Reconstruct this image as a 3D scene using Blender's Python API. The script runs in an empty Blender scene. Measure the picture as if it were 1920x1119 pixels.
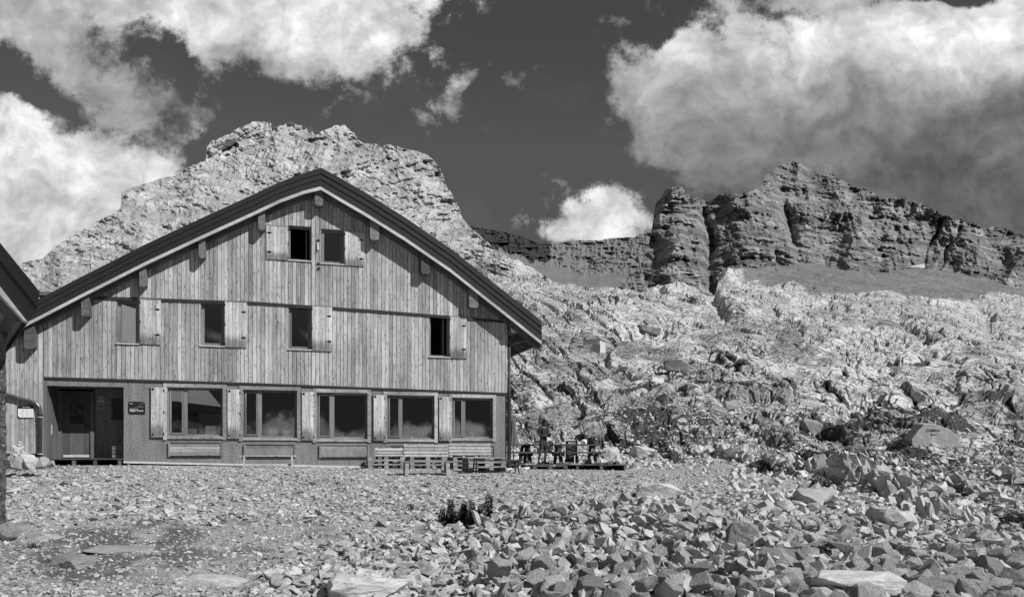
import bpy, bmesh, math, random
import numpy as np
from mathutils import Vector, Matrix
random.seed(7); RNG = np.random.default_rng(11)
R = math.radians
SC = bpy.context.scene
COL = SC.collection

# ------------------------------------------------------------------ camera
FL, CX, YH, CZ = 1500.0, 960.0, 845.0, 0.45      # focal length, centre column and horizon row on a 1920 wide picture; eye height
cam = bpy.data.cameras.new('camera'); co = bpy.data.objects.new('camera', cam); COL.objects.link(co)
co.location = (0, 0, CZ); co.rotation_euler = (R(90), 0, 0)
cam.sensor_fit = 'HORIZONTAL'; cam.sensor_width = 36; cam.lens = 36*FL/1920
cam.shift_y = (YH-559.5)/1920; cam.clip_start = .1; cam.clip_end = 8000
SC.camera = co

# ------------------------------------------------------------------ sun + exposure
SUN = Vector((1.133, -.725, 1.12)).normalized()
sl = bpy.data.lights.new('sun', 'SUN'); sl.energy = 4.2; sl.angle = R(.5); sl.color = (1, 1, 1)
so = bpy.data.objects.new('sun', sl); COL.objects.link(so)
so.rotation_euler = SUN.to_track_quat('Z', 'Y').to_euler(); so.location = (30, -20, 60)
SC.view_settings.view_transform = 'Standard'; SC.view_settings.look = 'None'
SC.view_settings.exposure = 0.15; SC.view_settings.gamma = 1
SC.render.engine = 'CYCLES'

# ------------------------------------------------------------------ node helpers
class NT:
    def __init__(s, tree): s.t = tree
    def n(s, typ, **kw):
        nd = s.t.nodes.new(typ)
        for k, v in kw.items(): setattr(nd, k, v)
        return nd
    def setin(s, sock, v):
        if v is None: return
        if hasattr(v, 'is_output'): s.t.links.new(v, sock)
        else: sock.default_value = v
    def m(s, op, a, b=None, c=None, clamp=False):
        nd = s.n('ShaderNodeMath', operation=op, use_clamp=clamp)
        s.setin(nd.inputs[0], a); s.setin(nd.inputs[1], b)
        if c is not None: s.setin(nd.inputs[2], c)
        return nd.outputs[0]
    def v(s, op, a, b=None):
        nd = s.n('ShaderNodeVectorMath', operation=op)
        s.setin(nd.inputs[0], a)
        if b is not None: s.setin(nd.inputs[1], b)
        return nd.outputs['Value'] if op in ('LENGTH', 'DOT_PRODUCT') else nd.outputs[0]
    def mr(s, v, a, b, c=0., d=1., smooth=True):
        nd = s.n('ShaderNodeMapRange', interpolation_type='SMOOTHSTEP' if smooth else 'LINEAR')
        s.setin(nd.inputs[0], v)
        for i, q in enumerate((a, b, c, d)): s.setin(nd.inputs[i+1], q)
        return nd.outputs[0]
    def noise(s, vec, scale, detail=4, rough=.55, dist=0., dim='3D'):
        nd = s.n('ShaderNodeTexNoise', noise_dimensions=dim)
        if vec is not None: s.setin(nd.inputs['Vector'], vec)
        nd.inputs['Scale'].default_value = scale; nd.inputs['Detail'].default_value = detail
        nd.inputs['Roughness'].default_value = rough; nd.inputs['Distortion'].default_value = dist
        return nd.outputs['Fac']
    def scale(s, vec, sc, loc=(0, 0, 0)):
        nd = s.n('ShaderNodeMapping'); s.setin(nd.inputs[0], vec)
        nd.inputs['Scale'].default_value = sc; nd.inputs['Location'].default_value = loc
        return nd.outputs[0]
    def attr(s, name):
        return s.n('ShaderNodeAttribute', attribute_name=name).outputs['Fac']
    def mixf(s, f, a, b):
        nd = s.n('ShaderNodeMix', data_type='FLOAT')
        s.setin(nd.inputs[0], f); s.setin(nd.inputs[2], a); s.setin(nd.inputs[3], b)
        return nd.outputs[0]
    def grey(s, f):
        nd = s.n('ShaderNodeCombineXYZ')
        for i in range(3): s.setin(nd.inputs[i], f)
        return nd.outputs[0]

# ------------------------------------------------------------------ world: dark filtered sky with cloud banks by direction
w = bpy.data.worlds.new('World'); SC.world = w; w.use_nodes = True
w.node_tree.nodes.clear(); W = NT(w.node_tree)
out = W.n('ShaderNodeOutputWorld'); bg = W.n('ShaderNodeBackground')
sky = W.n('ShaderNodeTexSky', sky_type='NISHITA', sun_disc=False)
sky.sun_elevation = math.asin(SUN.z); sky.sun_rotation = math.atan2(SUN.x, SUN.y); sky.altitude = 2100; sky.dust_density = .4
sep = W.n('ShaderNodeSeparateColor'); W.setin(sep.inputs[0], sky.outputs[0])
skyr = W.m('MULTIPLY_ADD', sep.outputs[0], .42, .19)          # red channel only: the sky as a red filter sees it
tc = W.n('ShaderNodeTexCoord'); sx = W.n('ShaderNodeSeparateXYZ'); W.setin(sx.inputs[0], tc.outputs['Generated'])
ay = W.m('ADD', W.m('ABSOLUTE', sx.outputs[1]), .03)
U = W.m('MULTIPLY', W.m('DIVIDE', sx.outputs[0], ay), 15.0)      # hundreds of picture units from due north
V = W.m('MULTIPLY', W.m('DIVIDE', sx.outputs[2], ay), 15.0)
cmb = W.n('ShaderNodeCombineXYZ'); W.setin(cmb.inputs[0], U); W.setin(cmb.inputs[1], V)
P0 = cmb.outputs[0]
n1 = W.n('ShaderNodeTexNoise'); W.setin(n1.inputs['Vector'], P0); n1.inputs['Scale'].default_value = .55; n1.inputs['Detail'].default_value = 7; n1.inputs['Roughness'].default_value = .6
wv = W.v('MULTIPLY', W.v('SUBTRACT', n1.outputs['Color'], (.5, .5, .5)), (2.0, 1.3, 0))
P1 = W.v('ADD', P0, wv)
# centre x, y, radius x, y (picture units), tilt deg, amount, brightness
BLOBS = [
 (622, 40, 160, 92, 0, 1.7, 1.05), (480, 45, 210, 75, 0, 1.4, .82), (330, 10, 200, 50, 0, 1.0, .55), (722, 120, 56, 46, 0, .5, .5),
 (560, 150, 150, 40, 10, .55, .30),
 (30, 20, 180, 70, 0, 1.1, .62), (110, 95, 130, 34, 25, .68, .42), (215, 165, 120, 44, 38, .76, .44), (300, 235, 60, 56, 35, .72, .36), (60, 170, 60, 20, 20, -.7, .1), (330, 110, 60, 26, 40, -.55, .1), (385, 240, 50, 16, 30, .4, .25),
 (10, 230, 90, 50, 0, 1.5, .95), (100, 285, 120, 45, 20, 1.5, 1.0), (210, 318, 110, 28, 10, 1.1, .95), (60, 400, 260, 90, 0, 1.8, .80), (0, 520, 260, 80, 0, 1.6, .80), (250, 350, 90, 30, 10, .9, .85),
 (868, 184, 68, 22, -26, .85, .66), (828, 222, 38, 24, 0, .74, .55), (622, 232, 30, 10, -40, .45, .2), (968, 186, 15, 10, 30, .5, .3),
 (1160, 58, 34, 10, 10, .6, .3), (1188, 106, 20, 20, 0, .6, .32),
 (1125, 405, 85, 38, 0, 1.5, 1.0), (1090, 440, 90, 26, 0, 1.3, .85),
 (1262, 125, 70, 36, -15, 1.2, .95), (1210, 185, 85, 36, 10, 1.0, .55), (1400, 135, 110, 44, 0, 1.2, .85), (1370, 55, 30, 40, 0, .75, .6),
 (1560, 90, 180, 50, 0, 1.5, .98), (1500, 20, 180, 34, 0, .8, .36), (1800, 125, 150, 58, -12, 1.9, 1.15), (1720, 45, 120, 26, 10, 1., .85), (1900, 30, 90, 32, -20, 1.1, .75),
 (1440, 225, 220, 80, 5, 1.6, .46), (1700, 270, 330, 85, 5, 1.9, .22), (1560, 330, 250, 65, 0, 1.4, .20), (1860, 330, 260, 110, 0, 2.2, .10), (1260, 275, 75, 55, 55, .85, .33), (1330, 330, 60, 30, 20, .6, .2), (2150, 200, 260, 200, 0, 1.6, .5),
 (1460, 100, 30, 26, 0, -.7, .5), (1400, 95, 34, 24, 0, -.75, .5), (1745, 8, 60, 18, 0, -.9, .5), (1195, 260, 34, 34, 0, -.5, .5), (1225, 330, 40, 22, 0, -.4, .5), (1330, 260, 30, 30, 20, -.5, .5), (1520, 60, 40, 16, 10, -.6, .5), (1640, 25, 50, 14, -10, -.6, .5), (1440, 45, 40, 12, 20, -.5, .5),
 (1190, 815, 60, 22, 10, 1.3, .65), (1350, 806, 60, 26, -14, 1.3, .7), (1470, 818, 70, 26, 12, 1.3, .6), (1600, 806, 60, 24, -8, 1.3, .65), (1720, 815, 50, 28, 10, 1.3, .7), (1240, 655, 60, 16, 10, .9, .5), (1085, 690, 50, 16, -10, .9, .5), (1420, 640, 50, 14, 0, .9, .5),  # low clouds hidden by the hill, added for the window panes to mirror
 (-400, 250, 350, 200, 0, 1.2, .8), (-200, -500, 500, 300, 0, 1.0, .8), (1200, -700, 500, 250, 0, 1.1, .8)]
dens = 0.; num = 0.; den = .02
for (x, y, rx, ry, an, am, br) in BLOBS:
    nd = W.n('ShaderNodeMapping', vector_type='TEXTURE')
    W.setin(nd.inputs[0], P1)
    nd.inputs['Location'].default_value = ((x-CX)/100, (YH-y)/100, 0); nd.inputs['Rotation'].default_value = (0, 0, -R(an)); nd.inputs['Scale'].default_value = (rx/100, ry/100, 1)
    d2 = W.v('DOT_PRODUCT', nd.outputs[0], nd.outputs[0])
    g = W.m('EXPONENT', W.m('MULTIPLY', d2, -.9))
    dens = W.m('MULTIPLY_ADD', g, am, dens)
    if am > 0:
        g2 = W.m('MULTIPLY', g, am)
        num = W.m('MULTIPLY_ADD', g2, br, num); den = W.m('ADD', g2, den)
nz = W.noise(P0, 1.15, 13, .70, .15)
nz4 = W.noise(W.v('ADD', P1, (2, 5, 1)), 2.4, 8, .62)
nz2 = W.noise(W.v('ADD', P0, (7, 3, 2)), .5, 9, .6)
nz3 = W.noise(W.v('ADD', W.v('MULTIPLY', P0, (1, 1.5, 1)), (3, 9, 5)), .8, 10, .55, .1)
dd = W.m('ADD', dens, W.m('MULTIPLY', W.m('SUBTRACT', nz, .5), 3.3))
alpha = W.mr(dd, .36, 1.05)
bright = W.m('MULTIPLY', W.m('DIVIDE', num, den), W.mr(nz3, .30, .70, .62, 1.30, False))
edge = W.mr(dd, .6, 1.5, .85, 1.0)
cl = W.m('MULTIPLY', W.m('MULTIPLY', W.m('MULTIPLY', bright, W.mr(nz4, .32, .68, .72, 1.22, False)), edge), 7.9)
thin = W.mr(nz2, .5, .85, 0., .22)
skyr = W.m('ADD', skyr, W.mr(V, 7.5, 2.0, 0., .42))
skyr = W.m('MULTIPLY', W.m('MINIMUM', skyr, .82), W.mr(V, 1.4, 3.2, .55, 1.))
skyc = W.m('ADD', skyr, W.m('MULTIPLY', thin, 1.2))
col = W.mixf(alpha, skyc, cl)
W.setin(bg.inputs[0], W.grey(col)); bg.inputs[1].default_value = .1
W.setin(out.inputs[0], bg.outputs[0])
try: w.cycles.sampling_method = 'MANUAL'; w.cycles.sample_map_resolution = 512
except Exception: pass

# ------------------------------------------------------------------ materials
MATS = {}
def new_mat(name, rough=.8, spec=.3):
    m = bpy.data.materials.new(name); m.use_nodes = True; m.node_tree.nodes.clear()
    T = NT(m.node_tree); o = T.n('ShaderNodeOutputMaterial'); b = T.n('ShaderNodeBsdfPrincipled')
    b.inputs['Roughness'].default_value = rough; b.inputs['Specular IOR Level'].default_value = spec
    T.setin(o.inputs[0], b.outputs[0]); MATS[name] = m
    T.b = b; T.o = o
    return m, T
def bump(T, h, strength=.5, dist=.02):
    nd = T.n('ShaderNodeBump'); nd.inputs['Strength'].default_value = strength; nd.inputs['Distance'].default_value = dist
    T.setin(nd.inputs['Height'], h); T.setin(T.b.inputs['Normal'], nd.outputs[0])
def objc(T): return T.n('ShaderNodeTexCoord').outputs['Object']
def simple(name, a, b=None, scale=8, rough=.7, bmp=.2, bd=.01, spec=.3, metal=0.):
    m, T = new_mat(name, rough, spec)
    b = a*.75 if b is None else b
    n = T.noise(objc(T), scale, 6, .6)
    T.setin(T.b.inputs['Base Color'], T.grey(T.mixf(T.mr(n, .35, .65), b, a)))
    T.b.inputs['Metallic'].default_value = metal
    if bmp: bump(T, T.noise(objc(T), scale*4, 4, .6), bmp, bd)
    return m
def wood(name, light, dark, axis='z', board=0., knots=True, stain=False, rough=.75, tonevar=.35):
    m, T = new_mat(name, rough, .25); c = objc(T)
    st = {'z': (14, 14, .9), 'x': (.9, 14, 14)}[axis]
    tone = T.attr('tone')
    off = T.n('ShaderNodeCombineXYZ'); T.setin(off.inputs[2], T.m('MULTIPLY', tone, 37.)); T.setin(off.inputs[0], T.m('MULTIPLY', tone, 11.))
    cc = T.v('ADD', c, off.outputs[0])
    g = T.noise(T.scale(cc, st), 1.6, 6, .62, .5)
    g2 = T.noise(T.scale(cc, tuple(q*.35 for q in st)), 1.1, 3, .5)
    f = T.m('ADD', T.m('MULTIPLY', g, .75), T.m('MULTIPLY', g2, .45))
    f = T.m('ADD', f, T.m('MULTIPLY', T.m('SUBTRACT', tone, .5), tonevar))
    fac = T.mr(f, .35, .88)
    val = T.mixf(fac, dark, light)
    if knots:
        vo = T.n('ShaderNodeTexVoronoi'); T.setin(vo.inputs['Vector'], T.scale(cc, (5.2, 5.2, 2.1) if axis == 'z' else (2.1, 5.2, 5.2)))
        vo.inputs['Scale'].default_value = 1.35; vo.inputs['Randomness'].default_value = 1
        k = T.mr(vo.outputs['Distance'], .07, .17)
        k2 = T.mr(T.noise(T.scale(cc, (9, 9, 5)), 1.5, 2), .36, .44)
        val = T.m('MULTIPLY', val, T.m('MULTIPLY', T.m('ADD', .42, T.m('MULTIPLY', k, .58)), T.m('ADD', .72, T.m('MULTIPLY', k2, .28))))
    if stain:
        ge = T.n('ShaderNodeSeparateXYZ'); T.setin(ge.inputs[0], T.n('ShaderNodeTexCoord').outputs['Generated'])
        sn = T.noise(T.scale(cc, (22, 22, .6)), 1, 3, .6)
        e = T.m('SUBTRACT', ge.outputs[2], T.m('MULTIPLY', sn, .42))
        val = T.m('MULTIPLY', val, T.mr(e, -.10, .10, .42, 1.))
    val = T.m('MULTIPLY', val, T.mr(T.noise(T.scale(c, (.9, .9, .35)), 1., 5, .6), .32, .66, .74, 1.10))
    T.setin(T.b.inputs['Base Color'], T.grey(val))
    bump(T, g, .35, .01)
    return m
wood('cladding', .60, .27, tonevar=.25); wood('shutter_wood', .74, .36, stain=True, tonevar=.2); wood('trim_wood', .50, .25, 'x'); wood('light_board', .62, .42, 'x', knots=False)
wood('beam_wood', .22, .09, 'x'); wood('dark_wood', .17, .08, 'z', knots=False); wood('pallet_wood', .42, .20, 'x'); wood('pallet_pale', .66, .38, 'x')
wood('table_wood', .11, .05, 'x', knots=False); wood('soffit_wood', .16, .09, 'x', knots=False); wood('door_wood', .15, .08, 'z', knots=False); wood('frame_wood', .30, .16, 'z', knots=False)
simple('roof_metal', .020, .017, 3, .45, .05, spec=.4); simple('dark_metal', .045, .03, 10, .4, .1); simple('pipe_metal', .16, .09, 6, .42, .1, metal=.5)
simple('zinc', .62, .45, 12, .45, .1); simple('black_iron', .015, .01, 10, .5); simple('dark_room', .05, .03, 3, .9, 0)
simple('concrete', .66, .52, 2.2, .9, .4); simple('concrete_side', .26, .2, 2.2, .9, .4); simple('cream_paint', .62, .5, 5, .7, .1); simple('plinth', .07, .05, 3, .9)
simple('sign_black', .02, .017, 10, .35, 0); simple('sign_white', .78, .72, 10, .5, 0); simple('sign_dim', .075, .06, 10, .5, 0); simple('sign_grey', .33, .30, 10, .5, 0); simple('ink', .03, .03, 5, .6, 0); simple('faint_ink', .35, .3, 5, .6, 0)
simple('skin', .10, .07, 10, .6, .05); simple('skin_lit', .17, .13, 10, .6, .05); simple('shirt', .030, .022, 20, .9, .2); simple('shorts', .042, .03, 20, .9, .2); simple('dark_cloth', .018, .012, 20, .9, .2)
simple('hair', .012, .008, 40, .6, .2); simple('phone', .02, .02, 5, .3, 0); simple('white_cloth', .75, .6, 10, .8, .2); simple('parasol_cloth', .15, .1, 9, .85, .3)
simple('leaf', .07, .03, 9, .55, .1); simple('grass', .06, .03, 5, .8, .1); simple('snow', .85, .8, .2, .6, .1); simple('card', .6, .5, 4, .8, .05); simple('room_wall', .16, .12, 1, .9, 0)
# coarse rendered wall
m, T = new_mat('roughcast', .92, .2); c = objc(T)
n = T.noise(c, 26, 3, .7); n2 = T.noise(c, 1.3, 4, .6); n3 = T.noise(T.scale(c, (3, 3, .5)), 1.5, 4)
v = T.m('MULTIPLY', T.mixf(T.mr(n, .34, .66), .135, .30), T.m('ADD', .8, T.m('MULTIPLY', n2, .4)))
v = T.m('MULTIPLY', v, T.mr(n3, .3, .6, .8, 1.05)); T.setin(T.b.inputs['Base Color'], T.grey(v)); bump(T, n, .8, .02)
m, T = new_mat('stone_wall', .92, .2); c = objc(T)
n = T.noise(c, 4.5, 8, .7); v = T.mixf(T.mr(n, .38, .62), .055, .2); v2 = T.mr(T.noise(c, 11, 4, .6), .6, .66, 0, 1)
T.setin(T.b.inputs['Base Color'], T.grey(T.mixf(v2, v, .5))); bump(T, n, 1, .08)
# window glass: see-through with a mirror coat
m, T = new_mat('glass'); T.t.nodes.remove(T.b)
tr = T.n('ShaderNodeBsdfTransparent'); tr.inputs[0].default_value = (.92, .92, .92, 1); gl = T.n('ShaderNodeBsdfGlossy'); gl.inputs['Roughness'].default_value = .015; gl.inputs['Color'].default_value = (.8, .8, .8, 1)
lw = T.n('ShaderNodeLayerWeight'); lw.inputs[0].default_value = .35
mx = T.n('ShaderNodeMixShader'); T.setin(mx.inputs[0], T.m('ADD', .17, T.m('MULTIPLY', lw.outputs['Fresnel'], .6))); T.setin(mx.inputs[1], tr.outputs[0]); T.setin(mx.inputs[2], gl.outputs[0]); T.setin(T.o.inputs[0], mx.outputs[0])

def rockmat(name, light, dark, tscale, veg=False, bstr=.6, bdist=.05, grain=40, strat=None, soil=.10, rng=(.42, .95)):
    """limestone / rubble: tone from per-stone attribute and object, cracks and lichens from noise"""
    m, T = new_mat(name, .93, .15); c = objc(T)
    tone = T.attr('tone'); rnd = T.n('ShaderNodeObjectInfo').outputs['Random']
    tn = T.m('FRACT', T.m('ADD', tone, rnd))
    off = T.n('ShaderNodeCombineXYZ'); T.setin(off.inputs[0], T.m('MULTIPLY', tn, 50.))
    cc = T.v('ADD', c, off.outputs[0])
    n = n0 = T.noise(cc, tscale, 8, .68); nf = T.noise(cc, tscale*grain/6, 3, .6)
    f = T.m('ADD', T.m('ADD', T.m('MULTIPLY', n, 1.0), T.m('MULTIPLY', nf, .35)), T.m('MULTIPLY', T.m('SUBTRACT', tn, .5), .38))
    val = T.mixf(T.mr(f, rng[0], rng[1]), dark, light)
    if strat:
        s = T.noise(T.scale(c, strat), 1, 5, .6, .3); val = T.m('MULTIPLY', val, T.mr(s, .38, .6, .6, 1.08)); n = T.m('ADD', n, T.m('MULTIPLY', s, 1.2))
    if name == 'karst':
        wn = T.n('ShaderNodeTexNoise'); T.setin(wn.inputs['Vector'], c); wn.inputs['Scale'].default_value = .35; wn.inputs['Detail'].default_value = 3
        cw = T.v('ADD', c, T.v('MULTIPLY', T.v('SUBTRACT', wn.outputs['Color'], (.5, .5, .5)), (2.4, 2.4, 2.4)))
        cr = 0.
        for sc_, rz_, wd_, zn_ in (((.30, .95, .5), 38, .055, None), ((1.0, 2.4, 1.5), 30, .09, .54), ((.8, 1.9, 1.2), -42, .08, .57)):
            mp = T.n('ShaderNodeMapping'); T.setin(mp.inputs[0], cw); mp.inputs['Scale'].default_value = sc_; mp.inputs['Rotation'].default_value = (0, 0, R(rz_))
            vo = T.n('ShaderNodeTexVoronoi', feature='DISTANCE_TO_EDGE'); T.setin(vo.inputs['Vector'], mp.outputs[0]); vo.inputs['Scale'].default_value = 1.
            k_ = T.mr(vo.outputs['Distance'], wd_*.25, wd_, 1., 0.)
            if zn_: k_ = T.m('MULTIPLY', k_, T.mr(T.noise(c, .09 if rz_ > 0 else .13, 4, .6), zn_-.06, zn_+.06))
            cr = T.m('MAXIMUM', cr, k_)
        val = T.m('MULTIPLY', val, T.m('SUBTRACT', 1., T.m('MULTIPLY', cr, .66)))
        val = T.m('MULTIPLY', val, T.mr(T.noise(c, .045, 5, .6), .35, .62, .78, 1.08))
        n = T.m('SUBTRACT', n, T.m('MULTIPLY', cr, .9))
        val = T.m('MULTIPLY', val, T.m('SUBTRACT', 1.0, T.m('MULTIPLY', T.attr('broken'), .42)))
    if veg:
        vg = T.attr('veg'); lo_, hi_ = (.45, .6) if name != 'gravel_ground' else (.15, .95)
        vv = T.mr(T.m('ADD', vg, T.m('MULTIPLY', T.m('SUBTRACT', n0, .5), 1.2)), lo_, hi_)
        val = T.mixf(vv, val, T.mixf(nf, soil*.3, soil))
    if name == 'karst': val = T.mixf(T.mr(T.m('ADD', T.attr('scree'), T.m('MULTIPLY', T.m('SUBTRACT', n, .5), .8)), .35, .7), val, T.mixf(T.m('ADD', T.m('MULTIPLY', nf, .5), T.m('MULTIPLY', T.noise(T.scale(c, (.10, .02, .03)), 1., 6, .7), .5)), -.02, .46))
    T.setin(T.b.inputs['Base Color'], T.grey(val)); bump(T, T.m('ADD', n, T.m('MULTIPLY', nf, .35)), bstr, bdist)
    return m
rockmat('rubble', .60, .27, 6.0, bstr=1., bdist=.05, grain=30)
rockmat('pale_rock', .66, .36, 3.0, bstr=.8, bdist=.05, grain=30)
rockmat('grey_rock', .30, .15, 3.0, bstr=.7, bdist=.05, grain=30)
rockmat('mid_rock', .50, .30, 3.0, bstr=.8, bdist=.05, grain=30)
rockmat('gravel_ground', .44, .24, 7.0, True, .9, .05, 24, soil=.21)
rockmat('karst', .58, .36, .5, True, .9, .22, 40, soil=.10)
rockmat('pale_cliff', .60, .30, .05, True, .9, 2.5, 40, soil=.3, rng=(.48, .88))
rockmat('dark_cliff', .64, .24, .10, True, .9, 4.5, 50, strat=(.012, .012, .16), soil=.20, rng=(.52, .84))
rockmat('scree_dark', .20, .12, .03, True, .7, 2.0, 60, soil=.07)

# ------------------------------------------------------------------ object helpers
def tag(o, label=None, cat=None, group=None, kind=None):
    if label: o['label'] = label
    if cat: o['category'] = cat
    if group: o['group'] = group
    if kind: o['kind'] = kind
    return o
def empty(name, loc=(0, 0, 0), rz=0., **kw):
    o = bpy.data.objects.new(name, None); COL.objects.link(o); o.empty_display_size = .3
    o.location = loc; o.rotation_euler = (0, 0, rz); return tag(o, **kw)
def link_mesh(name, me, mat, parent=None):
    o = bpy.data.objects.new(name, me); COL.objects.link(o)
    if mat and not me.materials: me.materials.append(MATS[mat])
    if parent: o.parent = parent
    return o
class MB:
    """collects shapes and links them as ONE mesh object"""
    def __init__(s): s.v = []; s.f = []; s.t = []
    def add(s, vs, fs, tone=None):
        b = len(s.v); s.v += [tuple(q) for q in vs]; s.f += [tuple(b+i for i in f) for f in fs]
        s.t += [random.random() if tone is None else tone]*len(vs); return s
    def box(s, c, d, rz=0., M=None, tone=None):
        x, y, z = (q/2 for q in d); vs = [Vector((sx*x, sy*y, sz*z)) for sz in (-1, 1) for sy in (-1, 1) for sx in (-1, 1)]
        Rm = M if M is not None else Matrix.Rotation(rz, 3, 'Z')
        vs = [Rm @ q + Vector(c) for q in vs]
        return s.add(vs, [(0, 2, 3, 1), (4, 5, 7, 6), (0, 1, 5, 4), (2, 6, 7, 3), (0, 4, 6, 2), (1, 3, 7, 5)], tone)
    def bar(s, a, b, w, h, up=(0, 0, 1), tone=None):
        a = Vector(a); b = Vector(b); d = b-a; L = d.length; d.normalize(); up = Vector(up)
        side = d.cross(up); side = side.normalized() if side.length > 1e-4 else Vector((1, 0, 0)); u2 = side.cross(d)
        M = Matrix((d, side, u2)).transposed()
        return s.box((a+b)/2, (L, w, h), M=M, tone=tone)
    def prism(s, poly, y0, y1, tone=None):
        """polygon of (x,z) pushed along y from y0 (front) to y1 (back)"""
        n = len(poly); vs = [(p[0], y0, p[1]) for p in poly]+[(p[0], y1, p[1]) for p in poly]
        fs = [tuple(range(n)), tuple(range(2*n-1, n-1, -1))]+[(i, i+n, (i+1) % n+n, (i+1) % n) for i in range(n)]
        return s.add(vs, fs, tone)
    def tube(s, pts, r, n=10, tone=.5, cap=True):
        pts = [Vector(p) for p in pts]; rs = r if isinstance(r, (list, tuple)) else [r]*len(pts); vs = []; fs = []
        ref = Vector((.31, .95, .07)).normalized()
        for i, p in enumerate(pts):
            d = (pts[min(i+1, len(pts)-1)]-pts[max(i-1, 0)]).normalized()
            a = d.cross(ref).normalized(); b = d.cross(a)
            vs += [p+(a*math.cos(2*math.pi*k/n)+b*math.sin(2*math.pi*k/n))*rs[i] for k in range(n)]
        for i in range(len(pts)-1):
            for k in range(n): fs.append((i*n+k, i*n+(k+1) % n, (i+1)*n+(k+1) % n, (i+1)*n+k))
        if cap: fs += [tuple(range(n-1, -1, -1)), tuple((len(pts)-1)*n+k for k in range(n))]
        return s.add(vs, fs, tone)
    def build(s, name, mat, parent=None, bevel=0., smooth=False):
        me = bpy.data.meshes.new(name); me.from_pydata(s.v, [], s.f)
        a = me.attributes.new('tone', 'FLOAT', 'POINT'); a.data.foreach_set('value', s.t)
        bm = bmesh.new(); bm.from_mesh(me); bmesh.ops.recalc_face_normals(bm, faces=bm.faces)
        if bevel: bmesh.ops.bevel(bm, geom=[e for e in bm.edges if len(e.link_faces) == 2 and e.calc_face_angle(0) > .6], offset=bevel, segments=1, affect='EDGES')
        bm.to_mesh(me); bm.free()
        if smooth: me.shade_smooth()
        return link_mesh(name, me, mat, parent)
def copy_tree(o, parent=None):
    c = o.copy(); COL.objects.link(c)
    if parent: c.parent = parent
    for ch in [q for q in o.children]: copy_tree(ch, c)
    return c
def lettering(txt, size, mat, parent, loc, rot=(R(90), 0, 0), depth=.002, name='lettering', align='LEFT', bold=0., sx=1.):
    cu = bpy.data.curves.new('txt', 'FONT'); cu.body = txt; cu.size = size; cu.extrude = depth; cu.align_x = align; cu.offset = bold
    t = bpy.data.objects.new('txt', cu); COL.objects.link(t); bpy.context.view_layer.update()
    me = bpy.data.meshes.new_from_object(t.evaluated_get(bpy.context.evaluated_depsgraph_get()))
    bpy.data.objects.remove(t); me.materials.clear()
    o = link_mesh(name, me, mat, parent); o.location = loc; o.rotation_euler = rot; o.scale = (sx, 1, 1); return o

# ------------------------------------------------------------------ numpy noise
def hsh(ix, iy, seed):
    h = (ix.astype(np.int64)*374761393+iy.astype(np.int64)*668265263+seed*974634777) & 0xffffffff
    h = ((h ^ (h >> 13))*1274126177) & 0xffffffff; h = ((h ^ (h >> 15))*2246822519) & 0xffffffff
    return ((h ^ (h >> 16)) & 0xffffff)/float(0xffffff)
def vn(x, y, seed=0):
    ix = np.floor(x); iy = np.floor(y); fx = x-ix; fy = y-iy
    fx = fx*fx*fx*(fx*(fx*6-15)+10); fy = fy*fy*fy*(fy*(fy*6-15)+10)
    a = hsh(ix, iy, seed); b = hsh(ix+1, iy, seed); c = hsh(ix, iy+1, seed); d = hsh(ix+1, iy+1, seed)
    return (a*(1-fx)+b*fx)*(1-fy)+(c*(1-fx)+d*fx)*fy
def fbm(x, y, o=4, seed=0, g=.5, ridge=False):
    s = 0; a = 1; t = 0
    for k in range(o):
        n = vn(x+k*17.3, y+k*9.1, seed+k)
        if ridge: n = 1-abs(2*n-1)
        s = s+a*n; t += a; a *= g; x = x*2.03; y = y*2.03
    return s/t
def worley(x, y, seed=0):
    ix = np.floor(x); iy = np.floor(y); f1 = np.full(x.shape, 9.); f2 = np.full(x.shape, 9.); idc = np.zeros(x.shape)
    for dx in (-1, 0, 1):
        for dy in (-1, 0, 1):
            cx = ix+dx; cy = iy+dy; r = hsh(cx, cy, seed+5)
            d = np.hypot(cx+hsh(cx, cy, seed)-x, cy+hsh(cx, cy, seed+1)-y)
            m = d < f1; f2 = np.where(m, f1, np.minimum(f2, d)); idc = np.where(m, r, idc); f1 = np.where(m, d, f1)
    return f1, f2, idc
def sst(x, a, b): t = np.clip((x-a)/(b-a), 0, 1); return t*t*(3-2*t)
def grid_obj(name, Pg, mat, attrs={}, facemask=None, parent=None):
    nr, nc = Pg.shape[:2]; idx = np.arange(nr*nc).reshape(nr, nc)
    q = np.stack([idx[:-1, :-1], idx[:-1, 1:], idx[1:, 1:], idx[1:, :-1]], -1).reshape(-1, 4)
    if facemask is not None: q = q[facemask.reshape(-1)]
    used, inv = np.unique(q, return_inverse=True); q = inv.reshape(-1, 4); V_ = Pg.reshape(-1, 3)[used]
    return np_mesh(name, V_, q, mat, {k: a.reshape(-1)[used] for k, a in attrs.items()}, parent)
def np_mesh(name, V_, q, mat, attrs={}, parent=None):
    k = q.shape[1]; me = bpy.data.meshes.new(name); me.vertices.add(len(V_)); me.vertices.foreach_set('co', V_.astype(np.float32).ravel())
    me.loops.add(len(q)*k); me.loops.foreach_set('vertex_index', q.astype(np.int32).ravel())
    me.polygons.add(len(q)); me.polygons.foreach_set('loop_start', (np.arange(len(q))*k).astype(np.int32)); me.update(calc_edges=True)
    me.shade_flat()
    for nm, a in attrs.items():
        at = me.attributes.new(nm, 'FLOAT', 'POINT'); at.data.foreach_set('value', a.astype(np.float32))
    return link_mesh(name, me, mat, parent)

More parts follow.
